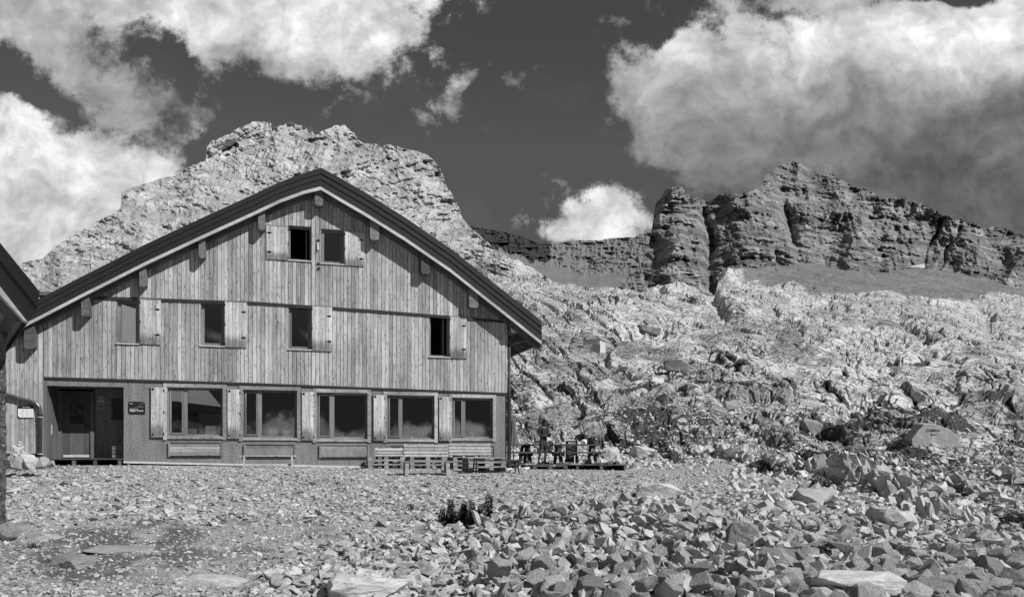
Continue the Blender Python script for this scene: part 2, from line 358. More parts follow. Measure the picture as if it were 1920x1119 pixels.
# ------------------------------------------------------------------ terrain
YL = np.array([2, 4, 6.5, 9, 12, 15, 20, 25, 30, 34, 38, 45, 55, 70, 85, 100, 120, 150, 180, 230, 300, 400.])
RL = [2405, 1572, 1251, 1110, 1016, 961, 905, 872, 867.5, 861, 848, 814, 776, 724, 680, 642, 601, 552, 522, 490, 450, 400]
RM = [2405, 1572, 1251, 1110, 1020, 970, 925, 892, 872, 861, 846, 815, 776, 728, 690, 656, 622, 577, 545, 505, 470, 440]
RR = [2405, 1572, 1251, 1119, 1045, 1000, 950, 920, 900, 882, 864, 836, 806, 768, 738, 712, 682, 640, 606, 565, 520, 480]
RIDGE = np.array([(-900, 560), (900, 530), (940, 521), (985, 515), (1010, 522), (1050, 531), (1150, 541), (1200, 546), (1235, 536), (1270, 529), (1300, 536), (1325, 552), (1340, 556), (1350, 512), (1365, 500), (1380, 502), (1450, 499), (1500, 492), (1600, 508), (1660, 512), (1720, 502), (1800, 512), (1920, 542), (2300, 600), (2900, 650)], float)
def rowfun(px, Y):
    px = np.asarray(px, float); Y = np.asarray(Y, float); ly = np.log(Y)
    a = np.interp(ly, np.log(YL), RL); b = np.interp(ly, np.log(YL), RM); c = np.interp(ly, np.log(YL), RR)
    w1 = sst(px, 1100, 1400); w2 = np.clip((px-1400)/500, 0, 1.6)
    r = a*(1-w1)+b*w1; r = r*(1-w2)+c*w2
    X = (px-CX)/FL*Y
    tl = .018*np.clip(X+12, 0, 17)*(1-sst(Y, 33, 45))*sst(Y, 10, 22)
    r = r+tl*FL/Y
    # rubble terrace bank: higher ground left of its edge
    md = np.exp(-((px-1180)/230)**2-((np.log(Y)-np.log(14.5))/.28)**2)*16
    return r-md
def zat(X, Y):
    px = CX+FL*X/Y; return CZ+(YH-rowfun(px, Y))/FL*Y
def zs(X, Y): return float(zat(np.array([X]), np.array([Y]))[0])
def Yat(px, row):
    px = np.asarray(px, float); row = np.asarray(row, float); lo = np.full(px.shape, 2.); hi = np.full(px.shape, 230.)
    for _ in range(40):
        mid = (lo+hi)/2; r = rowfun(px, mid); m = r > row; lo = np.where(m, mid, lo); hi = np.where(m, hi, mid)
    return (lo+hi)/2
def at(px, row):
    """point of the terrain seen at a picture position"""
    Y = float(Yat(np.array([px]), np.array([row]))[0]); X = (px-CX)/FL*Y
    return Vector((X, Y, zs(X, Y)))

pxs = np.concatenate([np.linspace(-900, -20, 90), np.arange(-10, 900, 3.2), np.arange(900, 1960, 1.5), np.linspace(1965, 2900, 110)])
rws = np.concatenate([np.linspace(2300, 1150, 60), np.arange(1148, 900, -1.8), np.arange(900, 560, -1.15), np.arange(560, 400, -1.0)])
ys = np.exp(np.interp(-rws, -np.array(RL[:]), np.log(YL)))
# blend depth spacing so every column is well sampled
PX, YY = np.meshgrid(pxs, ys)
B = rowfun(PX, YY); LY = np.log(YY)
bound = np.interp(pxs, [-900, 1000, 1150, 1300, 1400, 1500, 1600, 1750, 1920, 2900], [842, 842, 856, 868, 876, 905, 925, 948, 990, 1060])[None, :]+np.zeros_like(B)
bound = bound+(fbm(PX/60, PX*0, 4, 3)-.5)*30
K = sst(bound-B, -6, 16)                                     # 1 on bare limestone, 0 on gravel
BW = np.where(B > 740, B, 740-(740-B)*(1+.9*np.clip((740-B)/220, 0, 1)))       # pavement foreshortens with distance
wx = PX+20*(fbm(PX/90, LY*9, 3, 21)-.5)*2; wy = BW+12*(fbm(PX/80, LY*9, 3, 22)-.5)*2
big = (fbm(PX/170, B/60, 4, 31, .5)-.5)*38
zone = sst(fbm(PX/110, B/45, 4, 71)+.08*sst(B, 700, 820), .45, .60); zone3 = sst(fbm(PX/50, B/24, 4, 72)+.06*sst(B, 700, 820), .50, .62)
def fabric(deg, sd):
    """limestone pavement with its joints and runnels along one direction"""
    ca, sa = math.cos(R(deg)), math.sin(R(deg)); al = wx*ca+wy*1.7*sa; ac = -wx*sa+wy*1.7*ca
    rid = (fbm(al/190, ac/40, 4, sd, .45, True)-.62)*(22+12*sst(B, 600, 760))
    f1, f2, c1 = worley(al/24, ac/10.5, sd+1); k1 = 1-sst(f2-f1, .04, .24)
    g1, g2, c2 = worley(al/70, ac/32, sd+3); k2 = 1-sst(g2-g1, .02, .11)
    h1, h2, c4 = worley(al/165+.35*fbm(al/60, ac/30, 3, sd+11), ac/42+.35*fbm(al/50, ac/30, 3, sd+12), sd+9); k4 = 1-sst(h2-h1, .02, .13)
    e1, e2, c3 = worley(al/10, ac/6, sd+5); k3 = 1-sst(e2-e1, .05, .30)
    r = rid-7.*k4+8*(c4-.5)-1.7*k1*(.05+.95*zone)-3.*k2+1.0*(c1-.5)*(.2+.8*zone)+4*(c2-.5)-.9*k3*zone3+(.6*(c3-.5)+1.3*(fbm(al/12, ac/6, 3, sd+7, .6, True)-.6))*(.4+zone3)
    return r, np.maximum(np.maximum(k1*zone*1.1, k4*1.3), np.maximum(k2*.95, k3*zone3*.8))
FA = fabric(26, 1000); FB = fabric(60, 1100); FC = fabric(-38, 1200)
nA = fbm(PX/120, B/60, 3, 77)+.35*sst(PX, 1150, 1500); nB = fbm(PX/120, B/60, 3, 87)+.35*(1-sst(PX, 1050, 1350)); nC = fbm(PX/120, B/60, 3, 97)+.05
eA, eB, eC = (np.exp(q*26) for q in (nA, nB, nC)); et = eA+eB+eC; eA, eB, eC = eA/et, eB/et, eC/et
ckfade = 1-.7*np.exp(-((PX-1010)/70)**2-((B-805)/40)**2)
rel = K*(1-.5*sst(B, 845, 905))*(big*(.55+.45*sst(B, 530, 620))+FA[0]*eA+FB[0]*eB+FC[0]*eC)
ckv = np.clip(FA[1]*eA+FB[1]*eB+FC[1]*eC, 0, 1)
# gullies and walls that read in the photograph
def seam(x0, y0, x1, y1, wd, dep):
    t = np.clip(((PX-x0)*(x1-x0)+(B-y0)*(y1-y0))/((x1-x0)**2+(y1-y0)**2), 0, 1)
    d = np.hypot(PX-(x0+t*(x1-x0)), (B-(y0+t*(y1-y0)))*1.6)+(fbm(PX/14, B/9, 3, 15)-.5)*wd*1.2
    return -dep*np.exp(-(d/wd)**2)
for s_ in [(1330, 560, 1360, 600, 14, 14), (1660, 655, 1600, 760, 30, 8), (1600, 760, 1540, 800, 26, 5), (1180, 625, 1245, 615, 12, 12), (1690, 600, 1740, 640, 14, 12), (1840, 580, 1860, 610, 14, 7), (1380, 660, 1560, 700, 10, 8), (1555, 905, 1760, 960, 14, 9), (1770, 910, 1900, 985, 16, 6), (1400, 870, 1560, 900, 16, 8), (1500, 560, 1700, 610, 9, 7), (1560, 600, 1800, 690, 8, 6), (1290, 700, 1420, 800, 12, 9), (1430, 560, 1500, 640, 10, 8), (1350, 790, 1500, 840, 9, 9), (1650, 690, 1900, 760, 9, 7), (1700, 530, 1920, 590, 8, 6)]:
    rel = rel+seam(*s_)*K
for (bx, by, rx, ry, hh) in [(1270, 545, 60, 16, 10), (1365, 520, 16, 18, 22), (1380, 580, 60, 20, 12), (1600, 880, 90, 36, 8), (1750, 905, 70, 36, 6), (1560, 640, 120, 30, 14), (1300, 800, 90, 20, 10), (1750, 810, 80, 26, 16), (1180, 590, 130, 26, 10), (1000, 560, 90, 20, 8), (1480, 740, 80, 22, 12), (1840, 700, 80, 24, 12)]:
    rel = rel+hh*np.exp(-((PX-bx)/rx)**2-((B-by)/ry)**2)*K
# smooth scree fans under the right cliffs, gravel pockets
scree = sst(PX, 1370, 1420)*sst(-(B-(546+(PX-1400)*.03)), -12, 14)*(1-sst(PX, 1330, 1360)*0)
scree = scree*sst(fbm(PX/110, B/30, 4, 91)+.3*sst(-(B-525), -20, 30), .36, .48)
rel = rel*(1-.72*scree)
# gullies and walls that read in the photograph
def seam(x0, y0, x1, y1, wd, dep):
    t = np.clip(((PX-x0)*(x1-x0)+(B-y0)*(y1-y0))/((x1-x0)**2+(y1-y0)**2), 0, 1)
    d = np.hypot(PX-(x0+t*(x1-x0)), (B-(y0+t*(y1-y0)))*1.6)+(fbm(PX/14, B/9, 3, 15)-.5)*wd*1.2
    return -dep*np.exp(-(d/wd)**2)
for s_ in [(1330, 560, 1360, 600, 14, 14), (1660, 655, 1600, 760, 30, 8), (1600, 760, 1540, 800, 26, 5), (1180, 625, 1245, 615, 12, 12), (1690, 600, 1740, 640, 14, 12), (1840, 580, 1860, 610, 14, 7), (1380, 660, 1560, 700, 10, 8), (1555, 905, 1760, 960, 14, 9), (1770, 910, 1900, 985, 16, 6), (1400, 870, 1560, 900, 16, 8), (1500, 560, 1700, 610, 9, 7), (1560, 600, 1800, 690, 8, 6)]:
    rel = rel+seam(*s_)*K
for (bx, by, rx, ry, hh) in [(1270, 545, 60, 16, 10), (1365, 520, 16, 18, 22), (1380, 580, 60, 20, 12), (1600, 880, 90, 36, 24), (1750, 905, 70, 36, 20), (1560, 640, 120, 30, 14), (1300, 800, 90, 20, 10), (1750, 810, 80, 26, 16), (1180, 590, 130, 26, 10)]:
    rel = rel+hh*np.exp(-((PX-bx)/rx)**2-((B-by)/ry)**2)*K
rel = rel+(1-K)*((fbm(PX/60, B/18, 4, 5)-.5)*5+(fbm(PX/7, B/3, 2, 6)-.5)*1.5)*sst(B, 872, 900)
Rr = B-rel
rg = np.interp(PX, RIDGE[:, 0], RIDGE[:, 1])+(fbm(PX/16, PX*0, 4, 8)-.5)*9
ex = rg-Rr
Rr = np.where(ex > 0, rg+ex*.9, Rr)
XW = (PX-CX)/FL*YY
TZ = CZ+(YH-Rr)/FL*YY
veg = .75*sst(fbm(PX/85, B/22, 4, 101), .52, .66)*sst(B, 640, 860)*K
veg = veg+K*np.exp(-((PX-1215)/90)**2-((B-812)/26)**2)*.6+K*sst(B, 850, 885)*sst(PX, 1640, 1720)*.35*sst(fbm(PX/30, B/12, 3, 103), .4, .6)
rubz = sst(fbm(PX/70, B/22, 4, 111)+.18*sst(B, 700, 840), .52, .64)*K*sst(B, 560, 640)
vegk = np.clip(veg*ckfade+.55*K*ckfade*ckv*(.3+.7*sst(B, 540, 700)), 0, 1.2)
scn = np.clip(scree*1.25, 0, 1)*K
gveg = (1-K)*np.clip(1.1*np.exp(-((PX-230)/260)**2-((B-1030)/60)**2)*sst(fbm(PX/70, B/20, 3, 105), .3, .6)+.5*sst(fbm(PX/120, B/25, 3, 107), .55, .7), 0, 1)
vegk = np.where(K > .5, vegk, gveg)
PG = np.stack([XW, YY, TZ], -1)
tone0 = np.zeros_like(B)
fm = (K[:-1, :-1] > .5)
tag(grid_obj('ground', PG, 'gravel_ground', {'veg': vegk}, ~fm), kind='structure')
tag(grid_obj('hill', PG, 'karst', {'veg': vegk, 'broken': rubz, 'scree': scn}, fm), kind='structure')
# land behind and around the camera
qx = np.linspace(-400, 400, 81); qy = np.linspace(-400, 2.2, 60); GX, GY = np.meshgrid(qx, qy)
GZ = -1.72+(fbm(GX/60, GY/60, 4, 9)-.35)*np.clip((-GY-25)/14, 0, 9)
tag(grid_obj('terrain', np.stack([GX, GY, GZ], -1), 'gravel_ground', {'veg': GX*0}), kind='structure')

# ------------------------------------------------------------------ mountains: faces run up from their foot to the skyline, relief carved along their depth, a back side beyond
def mountain(name, mat, sky_pts, x0, x1, base, Db, Ds, relief, vegf, step=1.6, rstep=1.5, pw=1.0, jag=5):
    sk = np.array(sky_pts, float); px = np.arange(x0, x1, step); top = np.interp(px, sk[:, 0], sk[:, 1])
    top = top+(fbm(px/9, px*0+3, 3, 19)-.5)*jag
    bs = np.interp(px, *zip(*base)) if isinstance(base, list) else np.full(px.shape, float(base)); bs = np.maximum(bs, top+2)
    rr_ = np.arange(bs.max(), top.min()-rstep, -rstep)[:, None]; A = px[None, :]+0*rr_
    ROW = np.clip(rr_+0*A, top[None, :], bs[None, :])
    hh = (bs[None, :]-ROW)/max((bs-top).max(), 1)
    D = Db+(Ds-Db)*hh**pw
    rl = relief(A, ROW, (ROW-top[None, :]))
    D = D*(1-rl/1500.)
    Pm = np.stack([(A-CX)/FL*D, D, CZ+(YH-ROW)/FL*D], -1)
    # back side
    last = Pm[-1]; back = []
    for k in range(1, 14):
        q = last.copy(); q[:, 1] += k*Ds*.035; q[:, 0] *= 1+k*.03; q[:, 2] -= np.maximum(last[:, 2], 5)*.075*k; back.append(q)
    Pm = np.concatenate([Pm, np.array(back)], 0)
    vg = vegf(A, ROW); vg = np.concatenate([vg, np.zeros((13, len(px)))], 0)
    return tag(grid_obj(name, Pm, mat, {'veg': vg}), kind='structure')
SK1 = [(-900, 700), (-300, 640), (-60, 540), (0, 515), (45, 491), (75, 487), (110, 458), (150, 432), (205, 404), (226, 393), (228, 362), (245, 352), (290, 338), (330, 328), (345, 318), (375, 306), (386, 303), (388, 275), (400, 263), (430, 251), (455, 236), (475, 228), (505, 229), (515, 237), (545, 229), (570, 236), (580, 247), (600, 246), (625, 236), (645, 234), (660, 246), (675, 266), (700, 270), (730, 272), (775, 281), (800, 290), (820, 308), (832, 330), (838, 350), (858, 380), (868, 408), (885, 430), (910, 450), (935, 472), (960, 484), (985, 494), (1015, 512), (1060, 545), (1100, 570)]
def rel1(A, Rw, dt):
    wxx = A+30*(fbm(A/80, Rw/60, 3, 201)-.5); wyy = Rw+.30*A+26*(fbm(A/110, Rw/70, 3, 202)-.5)
    big = (fbm(wxx/170, wyy/110, 5, 203, .5, True)-.6)*190
    lim = (fbm((A+.6*Rw)/90, (Rw-.45*A+20*fbm(A/60, Rw/60, 3, 212))/20, 4, 204, .5)-.5)*40+(fbm(wxx/40, wyy/44, 4, 213, .55)-.5)*50
    rt = sst(A, 620, 760)
    sv = (Rw+.28*(A-760)-.0016*(A-760)**2*rt)
    st = (fbm(A/160, sv/11, 4, 205, .6)-.5)*(14+34*rt)
    fl = (fbm((A+.5*Rw)/13, Rw/60, 3, 206, .6, True)-.6)*34*np.exp(-((A-560)/110)**2-((Rw-290)/40)**2)
    f1, f2, c = worley(wxx/34, wyy/18, 207)
    fr = (fbm((A+.8*Rw)/18, (Rw-.4*A)/7, 4, 210, .62)-.5)*20
    zn = sst(fbm(A/90, Rw/60, 3, 211), .42, .6)
    fr = fr+(fbm((A+.6*Rw)/7, (Rw-.4*A)/3.5, 3, 214, .6)-.5)*10
    return big+lim+st+fl+((c-.5)*10-(1-sst(f2-f1, .0, .10))*8)*zn+fr
mountain('mountain', 'pale_cliff', SK1, -700, 1085, 640, 230, 720, rel1,
         lambda A, Rw: .42*sst(fbm(A/50, Rw/14, 4, 209), .58, .72)+1.0*np.exp(-((A-905)/50)**2-((Rw-(505))/10)**2), jag=7)
SK2 = [(820, 430), (870, 425), (885, 424), (900, 428), (940, 434), (980, 444), (1000, 452), (1012, 456), (1025, 457), (1045, 455), (1075, 450), (1120, 451), (1150, 447), (1190, 445), (1200, 438), (1225, 436), (1290, 425), (1400, 420)]
def rel2(A, Rw, dt):
    band = (1-sst(dt, 26+10*fbm(A/40, A*0, 3, 301)+22*sst(A, 1020, 1110), 46+30*sst(A, 1020, 1110)))
    return band*((fbm(A/22, Rw/9, 4, 302, .6, True)-.6)*70+(fbm(A/8, Rw/18, 3, 303)-.5)*26)+(fbm(A/16, (Rw-A*.5)/50, 3, 304)-.5)*8-60*np.exp(-((A-1085)/120)**2)
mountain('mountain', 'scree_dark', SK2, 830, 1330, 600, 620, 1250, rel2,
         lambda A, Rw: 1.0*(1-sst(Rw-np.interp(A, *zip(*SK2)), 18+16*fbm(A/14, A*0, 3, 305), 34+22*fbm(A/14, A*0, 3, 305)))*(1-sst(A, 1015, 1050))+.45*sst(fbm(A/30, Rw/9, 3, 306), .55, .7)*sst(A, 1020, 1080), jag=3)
SK3 = [(1100, 580), (1145, 545), (1165, 530), (1190, 508), (1206, 488), (1214, 466), (1221, 440), (1226, 405), (1229, 385), (1240, 369), (1248, 355), (1262, 349), (1280, 352), (1292, 366), (1312, 375), (1330, 377), (1345, 367), (1400, 361), (1418, 355), (1430, 345), (1434, 330), (1452, 321), (1458, 312), (1475, 306), (1490, 301), (1510, 312), (1530, 322), (1545, 329), (1562, 326), (1572, 337), (1600, 348), (1640, 362), (1652, 373), (1680, 372), (1710, 377), (1735, 386), (1752, 393), (1762, 400), (1790, 410), (1800, 411), (1850, 427), (1862, 423), (1876, 426), (1900, 434), (1920, 441), (2100, 480), (2400, 540), (2800, 640)]
def rel3(A, Rw, dt):
    wxx = A+16*(fbm(A/60, Rw/50, 3, 401)-.5); wyy = Rw-.16*(A-1400)*sst(A, 1400, 1900)+58*(fbm(A/110, Rw/70, 4, 402)-.5)
    st = (fbm(wxx/110, wyy/10, 4, 403, .6)-.5)*46*sst(fbm(A/80, Rw/60, 3, 413), .3, .6)
    led = np.abs(((wyy/34+fbm(A/140, Rw/200, 2, 404)*2.4) % 1)-.5)*22*sst(fbm(A/70, Rw/40, 3, 411), .35, .6)
    big = (fbm((A+.45*Rw)/110, (Rw-.2*A)/150, 3, 405, .45, True)-.6)*190+(fbm((A+.3*Rw)/60, Rw/50, 5, 412, .6)-.5)*90
    ver = (fbm((A-.25*Rw)/20, Rw/110, 3, 406, .5)-.5)*44
    fr = (fbm((A+.5*Rw)/16, (Rw-.2*A)/6, 4, 407, .62)-.5)*22
    fr = fr+(fbm((A+.3*Rw)/6, Rw/3, 3, 414, .6)-.5)*13
    r = st+led+big+ver+fr
    r += 150*np.exp(-((A-1268)/44)**2)+110*np.exp(-((A-1400)/55)**2)-55*np.exp(-((A-(1325+(Rw-380)*.07+6*np.sin(Rw/17)))/(7+(Rw-370)*.02))**2)-70*np.exp(-((A-(1475+(Rw-400)*.25))/8)**2)*sst(Rw, 370, 400)*(1-sst(Rw, 450, 480))
    r += -60*.55*np.exp(-((A-(1770-(Rw-400)*.42)-4*np.sin(Rw/11))/4)**2)*sst(Rw, 405, 420)-36*np.exp(-((A-(1812-(Rw-400)*.5)+4*np.sin(Rw/9))/4)**2)*sst(Rw, 415, 430)
    r += -90*np.exp(-((dt-(58+.0*A))/40)**2)*0
    r += 40*sst(Rw, 420, 520)
    return r
mountain('mountain', 'dark_cliff', SK3, 1104, 2760, 620, 360, 700, rel3,
         lambda A, Rw: .35*sst(fbm(A/40, Rw/10, 3, 408), .55, .7)+1.0*sst(A, 1490, 1540)*np.exp(-((Rw-(365+(A-1600)*.25))/10)**2)*sst(fbm(A/30, Rw/30, 2, 409), .4, .6)*.6, jag=7, pw=.8)

# ------------------------------------------------------------------ the hut: its own frame, x along the facade, y into the building
TX, TY = .964, .2656; NX, NY = .2656, -.964
YAW = math.atan2(TY, TX)
_X0 = (235-CX)/FL*25.4; C0 = NX*_X0+NY*25.4
def world(px, py, off=0.):
    r = (px-CX)/FL; Y = (C0+off)/(NX*r+NY); return Vector((r*Y, Y, CZ+(YH-py)/FL*Y))
O0 = world(10, 845); O0.z = 0
def L(px, py, off=0.):
    """facade frame coordinates of a picture position on the plane standing off in front of the wall"""
    p = world(px, py, off)-O0; return Vector((p.x*TX+p.y*TY, -off, p.z))
def toW(v): return Vector((O0.x+v[0]*TX-v[1]*TY*1.0, O0.y+v[0]*TY+v[1]*TX, v[2]))
def fx(px, off=0.): return L(px, 845, off).x
def fz(px, py, off=0.): return L(px, py, off).z
hut = empty('mountain_hut', O0, YAW, label='large gabled mountain hut clad in weathered vertical boards with dark metal roof', cat='hut')
UL, UR = fx(-70), fx(950)
# roof outline, top edge of the verge
TOPP = [(-90, 640), (10, 592), (75, 559), (150, 520), (277, 456), (380, 408), (480, 362.5), (524, 341.5), (570, 324.5), (602, 314.5), (640, 335), (685, 361), (760, 408), (846, 467), (900, 510), (952, 551), (1016, 602)]
def roofline(dr, off, k=1.12):
    pts = []
    for (x, y) in TOPP: pts.append(L(x, y+dr*(1 if x < 602 else 1.06 if x == 602 else k), off))
    return [(p.x, p.z) for p in pts]
def strip(a, b, off0, off1, name, mat, tone=.5):
    A = roofline(a, off0); Bq = roofline(b, off0)
    Bq = [(A[i][0], Bq[i][1]) for i in range(len(A))]
    mb = MB()
    for i in range(len(A)-1): mb.prism([A[i], A[i+1], Bq[i+1], Bq[i]], -off0, -off1, tone)
    return mb
roof = strip(0, 10, .62, .45, '', '').build('roof', 'roof_metal', hut)
mb = strip(9, 20.5, .592, .45, '', ''); mb.build('verge_flashing', 'roof_metal', roof)
mb = strip(19.5, 31.5, .566, .45, '', ''); mb.build('verge_flashing', 'roof_metal', roof)
SL = roofline(2, .44); SB = roofline(33, .44)
mb = MB()
for i in range(len(SL)-1): mb.prism([SL[i], SL[i+1], (SL[i+1][0], SB[i+1][1]), (SL[i][0], SB[i][1])], -.44, 12.4, .5)
mb.build('roof_deck', 'roof_metal', roof)
mb = strip(31.5, 39, .54, .47, '', '').build('verge_board', 'light_board', roof)
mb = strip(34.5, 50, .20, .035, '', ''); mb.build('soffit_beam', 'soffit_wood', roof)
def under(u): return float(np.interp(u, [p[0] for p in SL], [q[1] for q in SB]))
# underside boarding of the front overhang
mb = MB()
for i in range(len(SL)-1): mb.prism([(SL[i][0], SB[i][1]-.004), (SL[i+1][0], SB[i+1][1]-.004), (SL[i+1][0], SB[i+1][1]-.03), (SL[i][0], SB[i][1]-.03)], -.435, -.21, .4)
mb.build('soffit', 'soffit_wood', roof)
# right eave: rafters, boards and gutter
ue = SL[-1][0]; ze = SB[-1][1]; uw = UR
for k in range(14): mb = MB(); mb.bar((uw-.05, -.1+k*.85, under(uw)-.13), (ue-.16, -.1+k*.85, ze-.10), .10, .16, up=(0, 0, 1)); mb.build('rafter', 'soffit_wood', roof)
mb = MB(); mb.tube([(ue+.05, -.5, ze-.02), (ue+.05, 12.3, ze-.02)], .075, 12); mb.build('gutter', 'dark_metal', hut, smooth=False)
# purlin heads
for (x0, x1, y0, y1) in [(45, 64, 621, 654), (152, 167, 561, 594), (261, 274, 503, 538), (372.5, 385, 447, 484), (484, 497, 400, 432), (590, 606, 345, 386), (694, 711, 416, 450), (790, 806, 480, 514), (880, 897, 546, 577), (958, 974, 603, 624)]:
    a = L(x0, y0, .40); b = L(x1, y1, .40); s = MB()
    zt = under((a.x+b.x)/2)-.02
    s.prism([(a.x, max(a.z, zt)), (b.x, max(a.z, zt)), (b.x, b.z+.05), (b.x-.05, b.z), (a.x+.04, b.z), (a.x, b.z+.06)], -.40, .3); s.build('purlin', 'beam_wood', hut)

# ---- openings in facade coordinates
def rect(px0, px1, pt, pb, off=0.):
    xm = (px0+px1)/2; return (fx(px0, off), fx(px1, off), fz(xm, pb, off), fz(xm, pt, off))
small = [rect(219.5, 260, 561.5, 644), rect(376.5, 420, 566, 648.5), rect(541, 583, 572, 655), rect(805, 842, 591, 669)]
gab = [rect(541, 584, 424.5, 489), rect(602, 644, 430.5, 495)]
big = [rect(313.5, 418, 726.5, 818), rect(455, 557, 731, 820.5), rect(593, 689, 736, 823), rect(725, 814.5, 741, 823.5), rect(847, 924, 745.5, 822)]
porch = rect(88, 232, 724, 868)
def band_low(u): return float(np.interp(u, [fx(q) for q in (10, 85, 282, 479, 700, 950)], [fz(*q) for q in ((10, 705), (85, 707), (282, 712.5), (479, 718.5), (700, 727), (950, 737))]))
def band_up(u): return float(np.interp(u, [fx(q) for q in (100, 187, 479, 700, 950)], [fz(*q) for q in ((100, 553.5), (187, 557), (479, 567), (700, 582), (950, 602))]))
def strips(mb, u0, u1, zb, zt, holes, y0, y1, step, gap=0., jit=0., rnd=True):
    cuts = sorted(set([u0, u1]+[h[0] for h in holes if u0 < h[0] < u1]+[h[1] for h in holes if u0 < h[1] < u1]))
    u = u0; edges = [u0]
    while u < u1-1e-6:
        nx = u+step; c = [q for q in cuts if u+1e-5 < q < nx]
        nx = c[0] if c else nx; nx = min(nx, u1); edges.append(nx); u = nx
    for a, b in zip(edges[:-1], edges[1:]):
        if b-a < .004: continue
        um = (a+b)/2; seg = [(None, None)]
        hs = sorted([h for h in holes if h[0] < um < h[1]], key=lambda h: h[2])
        lo = [zb(a), zb(b)]; tp = [zt(a), zt(b)]
        cur = lo; t = random.random(); j = random.uniform(0, jit)
        for h in hs+[None]:
            top = tp if h is None else [min(h[2], tp[0]), min(h[2], tp[1])]
            if top[0]-cur[0] > .01 or top[1]-cur[1] > .01:
                mb.prism([(a+gap/2, cur[0]), (b-gap/2, cur[1]), (b-gap/2, max(top[1], cur[1]+.001)), (a+gap/2, max(top[0], cur[0]+.001))], y0-j, y1, t)
            if h is not None: cur = [h[3], h[3]]
allsm = small+gab
# structural wall behind the boards
mb = MB(); strips(mb, UL, UR, lambda u: band_low(u)-.02, lambda u: under(u)-.01, allsm, .004, .26, .5); mb.build('wall', 'dark_wood', hut)
for nm, zb, zt, u0, u1, off in (('cladding', band_up, lambda u: min(under(u)-.02, 99), fx(100), UR+.02, .034), ('cladding', lambda u: band_low(u)+.012, lambda u: min(band_up(u)-.045, under(u)-.03), fx(82), UR+.02, .026)):
    mb = MB(); strips(mb, u0, u1, zb, lambda u, zt=zt, zb=zb: max(zt(u), zb(u)+.002), allsm, -off, .0, .128, .013, .010); mb.build(nm, 'cladding', hut)
mb = MB(); strips(mb, UL, fx(82), lambda u: fz(50, 850), lambda u: under(u)-.03, [], -.026, .0, .128, .013, .010); mb.build('cladding', 'cladding', hut)
mb = MB(); strips(mb, UL, fx(86), lambda u: fz(50, 850)+.02, lambda u: band_low(u)-.02, [], .004, .26, .5); mb.build('wall', 'dark_wood', hut)
mb = MB(); mb.box(((UL+fx(86))/2, .10, -.2), (fx(86)-UL, .2, 2*(fz(50, 850)+.19))); mb.build('plinth', 'plinth', hut)
# flashings between the storeys
mb = MB(); pu = [fx(100), fx(187), fx(330), fx(479), fx(700), UR+.03]
for a, b in zip(pu[:-1], pu[1:]): mb.prism([(a, band_up(a)+.015), (b, band_up(b)+.015), (b, band_up(b)-.085), (a, band_up(a)-.085)], -.062, -.036)
mb.build('flashing', 'dark_metal', hut)
mb = MB(); pu = [fx(85), fx(187), fx(330), fx(479), fx(700), UR+.03]
for a, b in zip(pu[:-1], pu[1:]): mb.prism([(a, band_low(a)+.010), (b, band_low(b)+.010), (b, band_low(b)-.05), (a, band_low(a)-.05)], -.055, .10)
mb.build('flashing', 'dark_metal', hut)
# rendered ground floor
def basez(u): return float(np.interp(u, [fx(q) for q in (10, 232, 440, 680, 950)], [fz(*q) for q in ((10, 862), (232, 866), (440, 870.5), (680, 875), (950, 877))]))
mb = MB(); strips(mb, fx(88), UR, lambda u: basez(u), lambda u: band_low(u)-.045, big+[(porch[0], porch[1], -2, porch[3])], .0, .30, 9.); mb.build('wall', 'roughcast', hut)
mb = MB(); ps = [fx(q) for q in (232, 440, 680, 950)]
for a, b in zip(ps[:-1], ps[1:]): mb.prism([(a, basez(a)+.03), (b, basez(b)+.03), (b, basez(b)-.03), (a, basez(a)-.03)], -.045, .06)
mb.build('base_strip', 'cream_paint', hut)
mb = MB(); mb.box(((fx(232)+UR)/2, .16, -.42), (UR-fx(232), .24, .84)); mb.build('plinth', 'plinth', hut)
# body: side walls, back wall, floors, rooms
zr = band_low(UR)
mb = MB(); mb.box((UR-.13, 6.2, 1.9), (.26, 11.8, 5.6)); mb.build('wall', 'dark_wood', hut); mb = MB(); mb.box((UL+.13, 6.2, 1.6), (.26, 11.8, 4.2)); mb.build('wall', 'dark_wood', hut)
mb = MB()
for i in range(92): mb.box((UR+.015, .07+i*.129, 3.95), (.03, .115, under(UR)*2-7.95-.1 if under(UR)*2-7.95 > .5 else 2.4))
mb.build('cladding', 'cladding', hut)
mb = MB(); n = len(SL)
for i in range(n-1):
    a, b = SL[i][0], SL[i+1][0]; a = max(a, UL); b = min(b, UR)
    if b > a: mb.prism([(a, -.5), (b, -.5), (b, under(b)-.02), (a, under(a)-.02)], 12., 12.15)
mb.build('wall', 'dark_wood', hut)
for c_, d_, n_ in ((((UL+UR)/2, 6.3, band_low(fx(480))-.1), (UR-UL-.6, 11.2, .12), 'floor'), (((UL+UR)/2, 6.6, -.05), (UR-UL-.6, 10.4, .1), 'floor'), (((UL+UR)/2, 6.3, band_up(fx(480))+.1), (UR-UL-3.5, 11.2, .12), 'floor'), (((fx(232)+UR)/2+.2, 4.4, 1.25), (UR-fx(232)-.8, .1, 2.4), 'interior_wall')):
    mb = MB(); mb.box(c_, d_); mb.build(n_, 'room_wall', hut)

